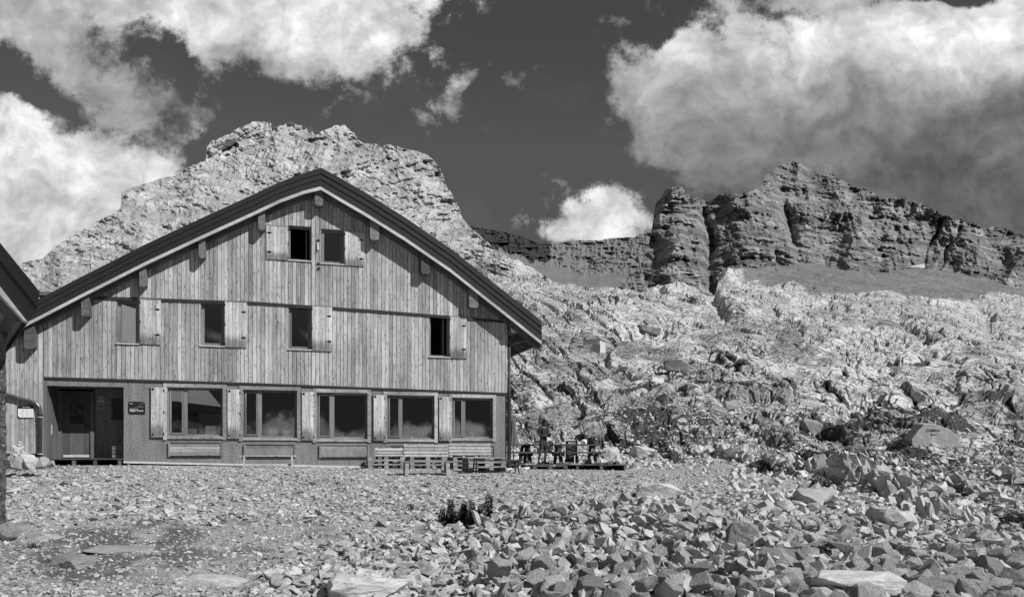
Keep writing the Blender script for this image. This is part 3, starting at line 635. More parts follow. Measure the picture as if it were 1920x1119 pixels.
def window(rc, kind, mull=None, op=False):
    u0, u1, z0, z1 = rc; s = MB()
    if kind == 'small':
        y = .13; t = .065
        s.box((u0+t/2, y, (z0+z1)/2), (t, .07, z1-z0)); s.box((u1-t/2, y, (z0+z1)/2), (t, .07, z1-z0)); s.box(((u0+u1)/2, y, z1-t/2), (u1-u0-2*t, .068, t)); s.box(((u0+u1)/2, y, z0+t/2), (u1-u0-2*t, .068, t))
        w = s.build('window', 'frame_wood', hut)
        r = MB()          # timber lining of the reveal
        r.box((u0+.008, .05, (z0+z1)/2), (.016, .10, z1-z0)); r.box((u1-.008, .05, (z0+z1)/2), (.016, .10, z1-z0)); r.box(((u0+u1)/2, .05, z1-.008), (u1-u0-.034, .10, .016)); r.build('reveal', 'frame_wood', w)
        if not op:
            p = MB(); p.box(((u0+u1)/2, y, (z0+z1)/2), (u1-u0-2*t-.004, .012, z1-z0-2*t-.004)); p.build('pane', 'glass', w)
            f = MB(); a, b, c, d = u0+t, u1-t, z0+t, z1-t; q = .035
            f.box((a+q/2+.001, y-.03, (c+d)/2), (q, .03, d-c-.004)); f.box((b-q/2-.001, y-.03, (c+d)/2), (q, .03, d-c-.004)); f.box(((a+b)/2, y-.03, d-q/2), (b-a-2*q-.004, .028, q-.004)); f.box(((a+b)/2, y-.03, c+q/2), (b-a-2*q-.004, .028, q-.004)); f.build('casement', 'frame_wood', w)
        else:
            f = MB(); f.box((u1-t-.10, y+.30, (z0+z1)/2), (.04, .45, z1-z0-.16)); f.build('casement', 'frame_wood', w)
        sl_ = MB(); sl_.box(((u0+u1)/2, -.005, z0-.014), (u1-u0+.05, .16, .032)); sl_.build('sill', 'zinc', w)
        return w
    # big shop-like windows of the ground floor
    ft = .115; y = .12
    s.box((u0-ft/2, -.02, (z0+z1)/2), (ft, .05, z1-z0+2*ft)); s.box((u1+ft/2, -.02, (z0+z1)/2), (ft, .05, z1-z0+2*ft)); s.box(((u0+u1)/2, -.021, z1+ft/2), (u1-u0, .05, ft)); s.box(((u0+u1)/2, -.021, z0-ft*.35), (u1-u0, .06, ft*.7))
    w = s.build('window', 'trim_wood', hut)
    r = MB(); r.box((u0+.01, .06, (z0+z1)/2), (.02, .12, z1-z0)); r.box((u1-.01, .06, (z0+z1)/2), (.02, .12, z1-z0)); r.box(((u0+u1)/2, .06, z1-.01), (u1-u0-.044, .12, .02)); r.box(((u0+u1)/2, .06, z0+.01), (u1-u0-.044, .12, .02)); r.build('reveal', 'frame_wood', w)
    m0, m1 = fx(mull[0], -.08), fx(mull[1], -.08)
    f = MB(); f.box(((m0+m1)/2, y, (z0+z1)/2), (m1-m0, .09, z1-z0)); t = .05
    f.box((u0+.02+t/2, y, (z0+z1)/2), (t, .07, z1-z0-.04)); f.box((u1-.02-t/2, y, (z0+z1)/2), (t*.9, .07, z1-z0-.04)); f.box(((u0+u1)/2, y+.001, z1-.02-t/2), (u1-u0-.05, .066, t)); f.box(((u0+u1)/2, y+.001, z0+.02+t/2), (u1-u0-.05, .066, t)); f.build('frame', 'frame_wood', w)
    c = MB(); a, b, d0, d1 = u0+.075, m0-.004, z0+.08, z1-.075; q = .04
    c.box((a+q/2, y-.05, (d0+d1)/2), (q, .03, d1-d0)); c.box((b-q/2, y-.05, (d0+d1)/2), (q, .03, d1-d0)); c.box(((a+b)/2, y-.05, d1-q/2), (b-a-2*q, .028, q)); c.box(((a+b)/2, y-.05, d0+q/2), (b-a-2*q, .028, q)); c.build('casement', 'frame_wood', w)
    p = MB(); p.box(((u0+m0)/2+.02, y+.004, (z0+z1)/2), (m0-u0-.1, .01, z1-z0-.12)); p.build('pane', 'glass', w)
    p = MB(); p.box(((m1+u1)/2-.03, y+.004, (z0+z1)/2), (u1-m1-.09, .01, z1-z0-.12)); p.build('pane', 'glass', w)
    return w
for i, rc in enumerate(small): window(rc, 'small', op=(i == 3))
for i, rc in enumerate(gab): window(rc, 'small', op=(i == 0))
for rc, ml in zip(big, [(344, 351.5), (483, 491), (620, 627), (749, 754.5), (867, 872.5)]): window(rc, 'big', ml)
def shutter(px0, px1, t0, b0, kind, latchside):
    u0, u1, z0, z1 = rect(px0, px1, t0, b0, .07); s = MB(); n = max(2, round((u1-u0)/.115)); wd = (u1-u0)/n
    for i in range(n): s.box((u0+wd*(i+.5), -.065, (z0+z1)/2), (wd-.006, .028+random.random()*.002, z1-z0))
    sh = s.build('shutter', 'shutter_wood', hut)
    for zz in (.18, .80): b = MB(); b.box(((u0+u1)/2, -.038, z0+(z1-z0)*zz), (u1-u0-.04, .024, .10)); b.build('batten', 'frame_wood', sh)
    b = MB(); b.box(((u0+u1)/2, -.066, z1+.012), (u1-u0+.02, .045, .02)); b.build('top_strip', 'frame_wood', sh)
    if kind == 'small':
        for zz in (.22, .79):
            l = MB(); uu = u1-.09 if latchside > 0 else u0+.09
            l.box((uu, -.09, z0+(z1-z0)*zz), (.11, .02, .05)); l.box((uu-.07*latchside, -.088, z0+(z1-z0)*zz), (.06, .012, .02)); l.build('latch', 'black_iron', sh, bevel=.006)
    else:
        for zz, uu, w_, h_ in ((.955, u0+.06, .07, .07), (.06, u0+.06, .05, .06)):
            l = MB(); l.box((uu, -.09, z0+(z1-z0)*zz), (w_, .02, h_)); l.build('latch', 'black_iron', sh, bevel=.01)
    for zz in (.07, .5, .93):
        h = MB(); h.box(((u1 if kind != 'small' else (u0 if latchside > 0 else u1))+.008, -.06, z0+(z1-z0)*zz), (.03, .05, .07)); h.build('hinge', 'black_iron', sh)
for q in ((262, 301.5, 562, 645.5), (421.5, 463, 566.5, 651), (585, 623, 574.5, 658), (843.5, 875, 594, 671.5), (646.5, 683, 436, 498.5)): shutter(*q, 'small', 1)
shutter(499.5, 540, 424, 487, 'small', -1)
for q in ((283, 306.5, 725, 819.5), (426.5, 449.5, 729, 822), (566, 588, 734, 825), (700.5, 721, 739.5, 826), (823.5, 843.5, 743, 826)): shutter(*q, 'big', 1)
def panel(px0, px1, t0, b0, mat):
    u0, u1, z0, z1 = rect(px0, px1, t0, b0, .03); s = MB(); n = 4; h = (z1-z0-.06)/n
    for i in range(n): s.box(((u0+u1)/2, -.02, z0+.03+h*(i+.5)), (u1-u0-.09, .034, h-.006 if mat == 'trim_wood' else h))
    p = s.build('wall_panel', mat, hut); f = MB(); t = .055
    f.box((u0+t/2-.005, -.035, (z0+z1)/2), (t, .06, z1-z0)); f.box((u1-t/2+.005, -.035, (z0+z1)/2), (t, .06, z1-z0)); f.box(((u0+u1)/2, -.035, z1+.01), (u1-u0-2*t+.01, .06, .04)); f.build('frame', 'frame_wood', p)
    g = MB(); g.box(((u0+u1)/2, -.02, z0-.012), (u1-u0-.1, .05, .03)); g.build('shelf', 'dark_metal', p)
panel(316, 416.5, 829, 855.5, 'trim_wood'); panel(457.5, 554, 833, 857, 'frame_wood'); panel(599, 692, 834, 858, 'frame_wood'); panel(731, 818, 836, 858, 'frame_wood'); panel(852, 928, 836, 858, 'frame_wood')
# gable post lamp
mb = MB(); c = L(596, 462, .06); mb.box((c.x, -.07, c.z), (.07, .06, .26)); g = mb.build('wall_lamp', 'cream_paint', hut, bevel=.01)
mb = MB(); c = L(597, 451, .06); mb.box((c.x, -.06, c.z+.01), (.08, .05, .04)); c = L(597, 494, .06); mb.box((c.x, -.06, c.z), (.08, .05, .04)); c = L(598, 503, .06); mb.box((c.x, -.06, c.z), (.07, .06, .06)); mb.build('bracket', 'black_iron', g)

# ---- porch
DP = 1.3
u0, u1 = porch[0], porch[1]; zf = fz(160, 859)
mb = MB(); uq = fx(178, -DP)
mb.box(((uq+u1+1.2)/2, DP+.06, 1.35), (u1+1.2-uq, .12, 2.7)); mb.box((u1+.12, DP/2+.16, 1.35), (.24, DP-.34, 2.7)); mb.build('porch_wall', 'roughcast', hut)
mb = MB(); a = fx(107, -DP)
for k in range(7): mb.box((u0-.30+.5*(a-u0)+.0+k*0, 0, -5), (.01, .01, .01)) if False else None
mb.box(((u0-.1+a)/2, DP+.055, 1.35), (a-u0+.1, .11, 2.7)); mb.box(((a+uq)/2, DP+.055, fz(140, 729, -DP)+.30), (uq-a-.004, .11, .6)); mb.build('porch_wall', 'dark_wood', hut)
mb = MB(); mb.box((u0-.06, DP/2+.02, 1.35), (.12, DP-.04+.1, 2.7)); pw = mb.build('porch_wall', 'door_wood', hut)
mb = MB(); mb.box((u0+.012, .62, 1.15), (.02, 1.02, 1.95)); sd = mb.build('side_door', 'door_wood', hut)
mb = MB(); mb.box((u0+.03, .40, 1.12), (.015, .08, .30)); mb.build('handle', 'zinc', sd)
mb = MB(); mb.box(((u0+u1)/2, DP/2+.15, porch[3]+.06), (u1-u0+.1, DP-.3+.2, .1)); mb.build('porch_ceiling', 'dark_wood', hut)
# door
d0, d1 = fx(117, -DP), fx(170, -DP); dz0, dz1 = zf+.02, fz(140, 740, -DP)
fr = MB(); fa, fb = fx(107.5, -DP), fx(177.5, -DP); ft = d0-fa
fr.box(((fa+d0)/2, DP+.0, (dz0+dz1)/2+.05), (ft-.004, .12, dz1-dz0+.14)); fr.box(((fb+d1)/2, DP+.0, (dz0+dz1)/2+.05), (fb-d1-.004, .12, dz1-dz0+.14)); fr.box(((d0+d1)/2, DP+.001, dz1+.06), (d1-d0, .118, .12)); fr.build('door_frame', 'door_wood', hut)
ga, gb = fx(131, -DP), fx(157, -DP); gz0, gz1 = fz(144, 794.3, -DP), fz(144, 755.7, -DP)
d = MB(); yy = DP+.02
d.box(((d0+ga)/2, yy, (dz0+dz1)/2), (ga-d0, .05, dz1-dz0)); d.box(((gb+d1)/2, yy, (dz0+dz1)/2), (d1-gb, .05, dz1-dz0)); d.box(((ga+gb)/2, yy, (gz1+dz1)/2), (gb-ga, .05, dz1-gz1)); d.box(((ga+gb)/2, yy, (gz0+dz0)/2), (gb-ga, .05, gz0-dz0))
door = d.build('door', 'door_wood', hut)
p = MB(); p.box(((ga+gb)/2, yy, (gz0+gz1)/2), (gb-ga-.004, .012, gz1-gz0-.004)); p.build('pane', 'glass', door)
p = MB(); p.box((d1-.09, yy-.06, fz(164, 799, -DP)), (.14, .025, .025)); p.box((d1-.05, yy-.035, fz(164, 799, -DP)), (.03, .03, .03)); p.build('handle', 'black_iron', door)
p = MB(); p.box(((d0+d1)/2, yy-.03, dz0+.05), (d1-d0-.06, .012, .08)); p.build('kick_plate', 'zinc', door)
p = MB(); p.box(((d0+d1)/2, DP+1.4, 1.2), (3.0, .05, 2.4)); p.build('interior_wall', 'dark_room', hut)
# window at the right of the porch
rc = (fx(209, -DP), fx(240, -DP), fz(225, 788, -DP), fz(225, 747, -DP)); f = MB()
f.box((rc[0]+.03, DP-.01, (rc[2]+rc[3])/2), (.06, .05, rc[3]-rc[2])); f.box(((rc[0]+rc[1])/2, DP-.01, rc[3]-.03), (rc[1]-rc[0]-.12, .048, .06)); f.box(((rc[0]+rc[1])/2, DP-.01, rc[2]+.03), (rc[1]-rc[0]-.12, .048, .06))
wq = f.build('window', 'door_wood', hut); p = MB(); p.box(((rc[0]+rc[1])/2+.03, DP-.01, (rc[2]+rc[3])/2), (rc[1]-rc[0]-.06, .02, rc[3]-rc[2]-.12)); p.build('pane', 'sign_black', wq)
p = MB(); p.box(((rc[0]+rc[1])/2, DP-.07, rc[2]-.03), (rc[1]-rc[0]+.06, .14, .035)); p.build('sill', 'trim_wood', wq)
# porch floor of boards on bearers
mb = MB(); n = 9
for i in range(n): mb.box(((u0+u1)/2, .0+DP*(i+.5)/n-.03, zf-.02), (u1-u0-.02, DP/n-.012, .04))
pf = mb.build('porch_floor', 'table_wood', hut); 
for px in (93, 138, 178, 224): mb = MB(); mb.box((fx(px), .55, (zf-.04)/2-.12), (.10, 1.1, zf-.04+.24)); mb.build('bearer', 'dark_wood', pf)

# ---- downpipes
a = L(1006, 628, .05); mb = MB(); q = [a, L(1000, 634, .02), L(985, 638, .0), L(968, 641.5, .02), L(958, 646, .04), L(954.8, 654, .04), L(954.8, 735, .04)]
mb.tube(q, .048, 12); dp = mb.build('downpipe', 'pipe_metal', hut, smooth=False)
mb = MB(); mb.tube([L(954.8, 735, .05), L(954.8, 876, .05)], .072, 12); mb.build('lower_pipe', 'dark_metal', dp)
mb = MB(); mb.tube([L(-30, 728, .14), L(14, 740, .14), L(60, 752.5, .14), L(68, 756, .14), L(73.5, 762, .14), L(75, 769, .13), L(75, 778, .11)], .058, 12); dp = mb.build('downpipe', 'pipe_metal', hut)
mb = MB(); mb.tube([L(75, 776, .10), L(75, 852, .10)], .066, 12); mb.tube([L(75, 775, .10), L(75, 780, .10)], .078, 12); mb.build('lower_pipe', 'dark_metal', dp)
mb = MB(); mb.tube([L(75, 781, .10), L(75, 782.5, .10)], .08, 12); mb.build('clamp', 'zinc', dp); mb = MB(); mb.tube([L(75, 850, .10), L(75, 851.5, .10)], .08, 12); mb.build('clamp', 'zinc', dp)

# ------------------------------------------------------------------ things on or in the hut
def onwall(name, px, py, off, **kw): return empty(name, world(px, py, off), YAW, **kw)
s = onwall('hut_sign', 257, 764, .004, label='black name plate with white lettering on the rough wall beside the porch', cat='sign')
wd, hg = L(272, 764).x-L(241.3, 764).x, fz(257, 752.5)-fz(257, 775); k = .07
mb = MB(); x, z = wd/2, hg/2
mb.prism([(-x, z), (x-k, z), (x-k*.3, z-k*.3), (x, z-k), (x, -z), (-x+k, -z), (-x+k*.3, -z+k*.3), (-x, -z+k)], -.03, 0); mb.build('plate', 'sign_black', s)
lettering('Pointe Percée', .083, 'sign_white', s, (-x+.035, -.034, -z+.065), bold=.0022, sx=.86)
lettering('REFUGE DE LA', .036, 'sign_white', s, (-x+.037, -.034, -z+.135), bold=.0005)
lettering('REFUGES', .026, 'sign_grey', s, (x-.15, -.034, z-.068)); lettering('ffcam', .038, 'sign_white', s, (-x+.035, -.034, z-.072), bold=.001)
mb = MB(); mb.prism([(-.10, .0), (-.04, .03), (.0, .022), (.07, .085), (.11, .078), (.19, .04), (.21, .0), (.1, -.01), (.0, .0)], -.0315, -.0302); mb.build('emblem', 'sign_dim', s)
s = onwall('notice_board', 48.5, 771, .055, label='white notice board with dark header and faint list on the left wood wall', cat='notice')
wd, hg = L(63, 771).x-L(34, 771).x, fz(48, 759.5)-fz(48, 782); x, z = wd/2, hg/2
mb = MB(); mb.prism([(-x, z), (x-.04, z), (x, z-.04), (x, -z), (-x+.05, -z), (-x, -z+.05)], -.02, 0); mb.build('board', 'sign_white', s)
mb = MB(); mb.prism([(-x+.001, z-.001), (x-.04, z-.001), (x-.001, z-.04), (x-.001, z-.10), (-x+.001, z-.10)], -.0235, -.0205); mb.build('header', 'sign_black', s)
lettering('ACTIVITES', .045, 'sign_white', s, (-x+.13, -.0245, z-.07), name='lettering')
mb = MB()
for i in range(6):
    zz = z-.135-i*.038; mb.box((-x+.13, -.0215, zz), (.06, .002, .010)); mb.box((-x+.25, -.0215, zz), (.07+.05*random.random(), .002, .006)); mb.box((x-.05, -.0215, zz), (.04, .002, .006))
mb.build('list', 'faint_ink', s)
for (py, lb, m1, hh) in ((747.5, 'upper small grey notice with a round emblem on the porch wall beside the door', 'sign_grey', 0), (762, 'lower small pale notice with a text block on the porch wall beside the door', 'sign_grey', 1)):
    s = onwall('notice', 189, py, -DP+.004, label=lb, cat='notice'); mb = MB(); mb.box((0, -.005, 0), (.21, .008, .20)); mb.build('sheet', m1, s); mb = MB()
    if hh:
        for i in range(5): mb.box((-.01, -.0105, .05-.026*i), (.13, .002, .012))
        mb.build('text', 'ink', s)
    else:
        mb.prism([(.03*math.cos(a), .045+.03*math.sin(a)) for a in [k*math.pi/6 for k in range(12)]], -.011, -.0095); mb.box((0, -.0105, -.015), (.11, .002, .014)); mb.build('emblem', 'faint_ink', s)
        mb = MB(); mb.box((0, -.0105, -.082), (.208, .003, .034)); mb.build('band', 'sign_white', s)
# in the windows
def inwin(name, px0, px1, py0, py1, dp, mat, lb, cat, extra=None, grp=None):
    a = L(px0, py1, -dp); b = L(px1, py0, -dp); e = onwall(name, (px0+px1)/2, py1, -dp, label=lb, cat=cat, group=grp); w_, h_ = b.x-a.x, b.z-a.z
    mb = MB(); mb.box((0, .12, h_/2), (w_, .22, h_)); mb.build('body', mat, e, bevel=.004)
    if extra:
        mb = MB(); t = .008; cw, ch = w_*.5, h_*.38
        for (cx_, cz_, ww, h2) in ((.03, h_*.36+ch/2, cw, t), (.03, h_*.36-ch/2, cw, t), (.03-cw/2, h_*.36, t, ch), (.03+cw/2, h_*.36, t, ch)): mb.box((cx_, .007, cz_), (ww, .006, h2))
        mb.build('handle_outline', 'faint_ink', e)
    return e
inwin('cardboard_box', 385, 417, 798, 816.5, .22, 'sign_white', 'white carton with outlined handle standing in the leftmost ground floor window', 'box', True)
inwin('cardboard_box', 352, 369, 803.5, 816.5, .24, 'card', 'plain grey carton left of the white carton in the leftmost ground floor window', 'box')
inwin('menu_card', 504.5, 520.5, 804.5, 819, .22, 'card', 'left one of two pale cards standing in the second ground floor window', 'card')
inwin('menu_card', 530.5, 547, 805.5, 819.5, .22, 'card', 'right one of two pale cards standing in the second ground floor window', 'card')
def posy(px, py, lb, n=9, h=.2):
    e = onwall('flower_vase', px, py, -.25, label=lb, cat='vase'); mb = MB(); mb.tube([(0, 0, 0), (0, 0, .05), (0, 0, .09)], [.03, .035, .018], 10); mb.build('vase', 'sign_white', e, smooth=False); st = MB(); fl = MB()
    for i in range(n):
        a = random.uniform(-1, 1)*h*.7; b = random.uniform(-.05, .05); t = .09+h*random.uniform(.4, 1); st.bar((0, 0, .08), (a, b, t), .004, .004); fl.box((a, b, t), (.03, .02, .025), rz=random.random())
    st.build('stems', 'leaf', e); fl.build('flowers', 'sign_white', e)
posy(642, 820, 'small vase with one pale flower in the third ground floor window', 3, .14); posy(772, 821, 'wide bunch of small pale flowers in the fourth ground floor window'); posy(799, 821, 'narrow sprig of pale flowers in right corner of the fourth ground floor window', 4, .12); posy(744, 820, 'tiny sprig left of the mullion in the fourth ground floor window', 3, .08); posy(885, 821, 'pale flowers in the rightmost ground floor window', 6, .12)
e = onwall('wooden_crate', 226, 858, -.55, label='low slatted wooden crate on the porch floor by the right porch wall', cat='crate'); mb = MB()
for zz in (.06, .18, .30): mb.box((0, -.2, zz), (.42, .02, .09)); mb.box((0, .2, zz), (.42, .02, .09)); mb.box((-.21, 0, zz), (.02, .38, .09))
mb.build('slats', 'beam_wood', e); mb = MB(); mb.box((0, 0, .36), (.44, .44, .03)); mb.build('lid', 'beam_wood', e); mb = MB()
for a in (-.18, .18): mb.box((a, -.18, .17), (.03, .03, .34)); mb.box((a, .18, .17), (.03, .03, .34))
mb.build('posts', 'beam_wood', e)

# ------------------------------------------------------------------ annex at the left edge
AY = 12.6
def A(px, py, Y=AY): return Vector(((px-CX)/FL*Y, Y, CZ+(YH-py)/FL*Y))
ax = empty('stone_annex', (A(12, 845).x, AY, zs(A(12, 845).x, AY)), 0, label='stone walled annex with dark metal roof cut off by the left edge of the picture', cat='building')
AO = Vector(ax.location)
def apoly(mb, pts, Y0, Y1):
    n = len(pts); f = [A(x, y, Y0)-AO for x, y in pts]; g = [v+Vector((-.72*(Y1-Y0), Y1-Y0, 0)) for v in f]
    mb.add(f+g, [tuple(range(n)), tuple(range(2*n-1, n-1, -1))]+[(i, i+n, (i+1) % n+n, (i+1) % n) for i in range(n)], .5)
mb = MB()
bm_ = []
rr = random.Random(3)
for i in range(46):         # quoins and rubble courses of the corner
    y0 = 1020-i*9.2; wa = wb if i else 11.; wb = 11.2+rr.uniform(-1.6, 1.6); apoly(mb, [(-420, y0), (wa, y0), ((wa+wb)/2+rr.uniform(-.8, 1.), y0-4.6), (wb, y0-9.2), (-420, y0-9.2)], AY-rr.uniform(0, .012), AY+6.5)
mb.build('wall', 'stone_wall', ax)
mb = MB(); apoly(mb, [(-420, -60), (0, 455), (74.5, 547), (70, 575), (0, 487), (-420, -28)], AY-1.35, AY+7); rf = mb.build('roof', 'roof_metal', ax)
mb = MB(); apoly(mb, [(-420, -30), (0, 486), (70, 574), (63, 590), (53, 603), (0, 536), (-420, 20)], AY-1.32, AY+6.9); mb.build('verge_flashing', 'roof_metal', rf)
mb = MB(); apoly(mb, [(-420, 22), (0, 537), (52, 603.5), (44, 600), (0, 552), (-420, 40)], AY-1.36, AY-1.2); mb.build('verge_board', 'light_board', rf)
mb = MB(); apoly(mb, [(-420, 43), (0, 556), (44, 601), (30, 603), (0, 575), (-420, 70)], AY-1.18, AY+6.8); mb.build('soffit', 'soffit_wood', rf)
mb = MB(); apoly(mb, [(-30, 572), (25, 571), (26, 588), (10, 592), (-30, 592)], AY-.9, AY+.5); mb.build('beam', 'frame_wood', ax, bevel=.02)
# ------------------------------------------------------------------ END HUT
# ------------------------------------------------------------------ the visible surface of the terrain
_PX, _YS = pxs, ys
def zsurf(X, Y):
    X = np.atleast_1d(np.asarray(X, float)); Y = np.atleast_1d(np.asarray(Y, float)); px = CX+FL*X/Y
    i = np.clip(np.searchsorted(_YS, Y), 1, len(_YS)-1); j = np.clip(np.searchsorted(_PX, px), 1, len(_PX)-1)
    tx = np.clip((px-_PX[j-1])/(_PX[j]-_PX[j-1]), 0, 1); ty = np.clip((Y-_YS[i-1])/(_YS[i]-_YS[i-1]), 0, 1)
    f = lambda a, b: Rr[a, b]
    r = (f(i-1, j-1)*(1-tx)+f(i-1, j)*tx)*(1-ty)+(f(i, j-1)*(1-tx)+f(i, j)*tx)*ty
    return CZ+(YH-r)/FL*Y
def seen(px, row):
    """point of the terrain surface first met in a picture direction"""
    j = int(np.clip(np.searchsorted(_PX, px), 0, len(_PX)-1)); c = Rr[:, j]; i = int(np.argmax(c <= row)); Y = float(_YS[i])
    X = (px-CX)/FL*Y; return Vector((X, Y, float(zsurf(X, Y)[0])))
def gp(px, off):
    p = world(px, 845, off); return Vector((p.x, p.y, float(zsurf(p.x, p.y)[0])))

# ------------------------------------------------------------------ stones
def hull(n, seed, box=.5):
    r = random.Random(seed); bm = bmesh.new()
    for i in range(n):
        v = Vector((r.gauss(0, 1), r.gauss(0, 1), r.gauss(0, 1))).normalized()
        q = Vector(tuple(max(-.72, min(.72, c*r.uniform(.85, 1.25))) for c in v)); bm.verts.new(q)
    bmesh.ops.convex_hull(bm, input=bm.verts[:]); 
    for v in [v for v in bm.verts if not v.link_faces]: bm.verts.remove(v)
    bmesh.ops.dissolve_limit(bm, angle_limit=R(14), verts=bm.verts[:], edges=bm.edges[:])
    return bm
def rock_mesh(seed, n=22, detail=2, chip=.03):
    bm = hull(n, seed); bmesh.ops.bevel(bm, geom=bm.edges[:], offset=chip, segments=1, affect='EDGES')
    bmesh.ops.triangulate(bm, faces=bm.faces[:])
    for _ in range(detail): bmesh.ops.subdivide_edges(bm, edges=[e for e in bm.edges if e.calc_length() > .2], cuts=1)
    bm.verts.index_update(); co_ = np.array([v.co[:] for v in bm.verts])
    s = seed*3.7; d = (fbm(co_[:, 0]*3+s, co_[:, 1]*3+co_[:, 2]*2.1, 3, seed)-.5)*.16+(fbm(co_[:, 2]*7+s, co_[:, 0]*6-co_[:, 1]*6, 2, seed+9)-.5)*.06
    for v, dd_ in zip(bm.verts, d): v.co *= 1+float(dd_)
    bmesh.ops.triangulate(bm, faces=bm.faces[:])
    me = bpy.data.meshes.new('rock'); bm.to_mesh(me); bm.free(); return me
LOWT = []
for s_ in range(14):
    bm = hull(9+s_ % 5, 500+s_); bmesh.ops.triangulate(bm, faces=bm.faces[:]); bm.verts.index_update()
    LOWT.append((np.array([v.co[:] for v in bm.verts]), np.array([[v.index for v in f.verts] for f in bm.faces]))); bm.free()
def rotm(ax_, ay_, az_):
    cx, sx_, cy, sy, cz, sz = np.cos(ax_), np.sin(ax_), np.cos(ay_), np.sin(ay_), np.cos(az_), np.sin(az_); o = np.ones_like(cx); z = o*0
    A_ = np.stack([np.stack([o, z, z], -1), np.stack([z, cx, -sx_], -1), np.stack([z, sx_, cx], -1)], -2)
    B_ = np.stack([np.stack([cy, z, sy], -1), np.stack([z, o, z], -1), np.stack([-sy, z, cy], -1)], -2)
    C_ = np.stack([np.stack([cz, -sz, z], -1), np.stack([sz, cz, z], -1), np.stack([z, z, o], -1)], -2)
    return C_ @ B_ @ A_
def scatter_mesh(name, P, S, rot, mat, label, cat):
    Vs, Fs, Ts = [], [], []; base = 0; pick = RNG.integers(0, len(LOWT), len(P)); M = rotm(*rot)
    tn = RNG.random(len(P))
    for k, (v, f) in enumerate(LOWT):
        m = np.where(pick == k)[0]
        if not len(m): continue
        vv = np.einsum('nij,nvj->nvi', M[m], v[None]*S[m][:, None, :])+P[m][:, None, :]
        ff = f[None]+(np.arange(len(m))*len(v))[:, None, None]+base; base += len(m)*len(v)
        Vs.append(vv.reshape(-1, 3)); Fs.append(ff.reshape(-1, 3)); Ts.append(np.repeat(tn[m], len(v)))
    o = np_mesh(name, np.concatenate(Vs), np.concatenate(Fs), mat, {'tone': np.concatenate(Ts)})
    return tag(o, label, cat, kind='stuff')
def field(n, px0, px1, r0, r1, smin, smax, wfun=None, pw=2.2, flat=.55, lift=.1, tilt=.35, slope=False):
    """n stones between picture columns and rows, sizes (radius, metres) skewed to the small"""
    px = RNG.uniform(px0, px1, n); row = RNG.uniform(r0, r1, n)
    if wfun is not None: k = RNG.random(n) < wfun(px, row); px = px[k]; row = row[k]
    Y = Yat(px, row); X = (px-CX)/FL*Y
    k = (NX*X+NY*Y > C0+.08) | (X > UR*TX+O0.x+.2); X, Y = X[k], Y[k]; n = len(X); s = smin+(smax-smin)*RNG.random(n)**pw
    Z = zsurf(X, Y)+s*lift*RNG.uniform(-.6, 1.6, n)
    S = np.stack([s*RNG.uniform(.8, 1.35, n), s*RNG.uniform(.7, 1.1, n), s*flat*RNG.uniform(.6, 1.3, n)], -1)
    rot = (RNG.normal(0, tilt, n), RNG.normal(0, tilt, n), RNG.uniform(0, 6.28, n))
    return [np.stack([X, Y, Z], -1), S, rot, s/Y]
def cat_(fs): return np.concatenate([f[0] for f in fs]), np.concatenate([f[1] for f in fs]), tuple(np.concatenate([f[2][i] for f in fs]) for i in range(3)), np.concatenate([f[3] for f in fs])
dl = lambda px, row: 1-.6*np.exp(-((px-230)/330)**2-((row-1050)/62)**2)
heapw = lambda px, row: sst(row-(930+np.abs(px-1180)*.13), 0, 25)
yard = [field(3500, -40, 1420, 866, 885, .02, .07, None, 2.0, .5, .1, .25), field(17000, -40, 1420, 876, 965, .025, .085, None, 2.0, .5, .1, .25),
        field(2600, -40, 1420, 890, 985, .05, .15, None, 2.0, .5, .15, .3),
        field(9000, -60, 1000, 950, 1150, .015, .06, dl, 1.6, .55),
        field(1300, -60, 760, 990, 1150, .02, .05, None, 1.6, .5),
        field(7500, 1380, 2000, 900, 1135, .02, .08, None, 1.8, .5),
        field(1500, 1380, 2000, 925, 1135, .05, .15, None, 2., .6, .2)]
P_, S_, R_, _ = cat_(yard); scatter_mesh('gravel', P_, S_, R_, 'rubble', 'loose pale gravel and small stones covering the yard', 'gravel')
heap = [field(3600, 430, 1010, 965, 1150, .05, .14, lambda p, r: sst(p, 430, 640)*sst(r-1100+.28*p-110, -40, 60), 1.7, .55, .3, .4),
        field(5200, 880, 1470, 925, 1160, .05, .15, heapw, 1.6, .62, 1.3, .6),
        field(520, 930, 1450, 950, 1170, .09, .175, heapw, 1.6, .60, 1.3, .5),
        field(1200, 1400, 1960, 985, 1160, .06, .22, None, 1.7, .6, .5, .5),
        field(900, 1330, 1960, 935, 1020, .05, .16, None, 1.7, .6, .4, .45)]
P_, S_, R_, A_ = cat_(heap); order = np.argsort(-A_); topn = order[:285]; rest = order[285:]
scatter_mesh('rubble', P_[rest], S_[rest], tuple(r[rest] for r in R_), 'rubble', 'smaller broken stones filling the gaps between the big rocks', 'rubble')
RM_ = [rock_mesh(900+i, 15+i % 9, 2, .035) for i in range(16)]
for me in RM_: me.materials.append(MATS['rubble'])
for k, i in enumerate(topn):
    o = bpy.data.objects.new('rock', RM_[k % 16]); COL.objects.link(o); o.location = P_[i]; o.scale = tuple(S_[i]*1.15); o.rotation_euler = (R_[0][i], R_[1][i], R_[2][i])
    tag(o, 'angular broken grey limestone rock lying in the rubble of the foreground', 'rock', 'broken rocks of the foreground rubble')
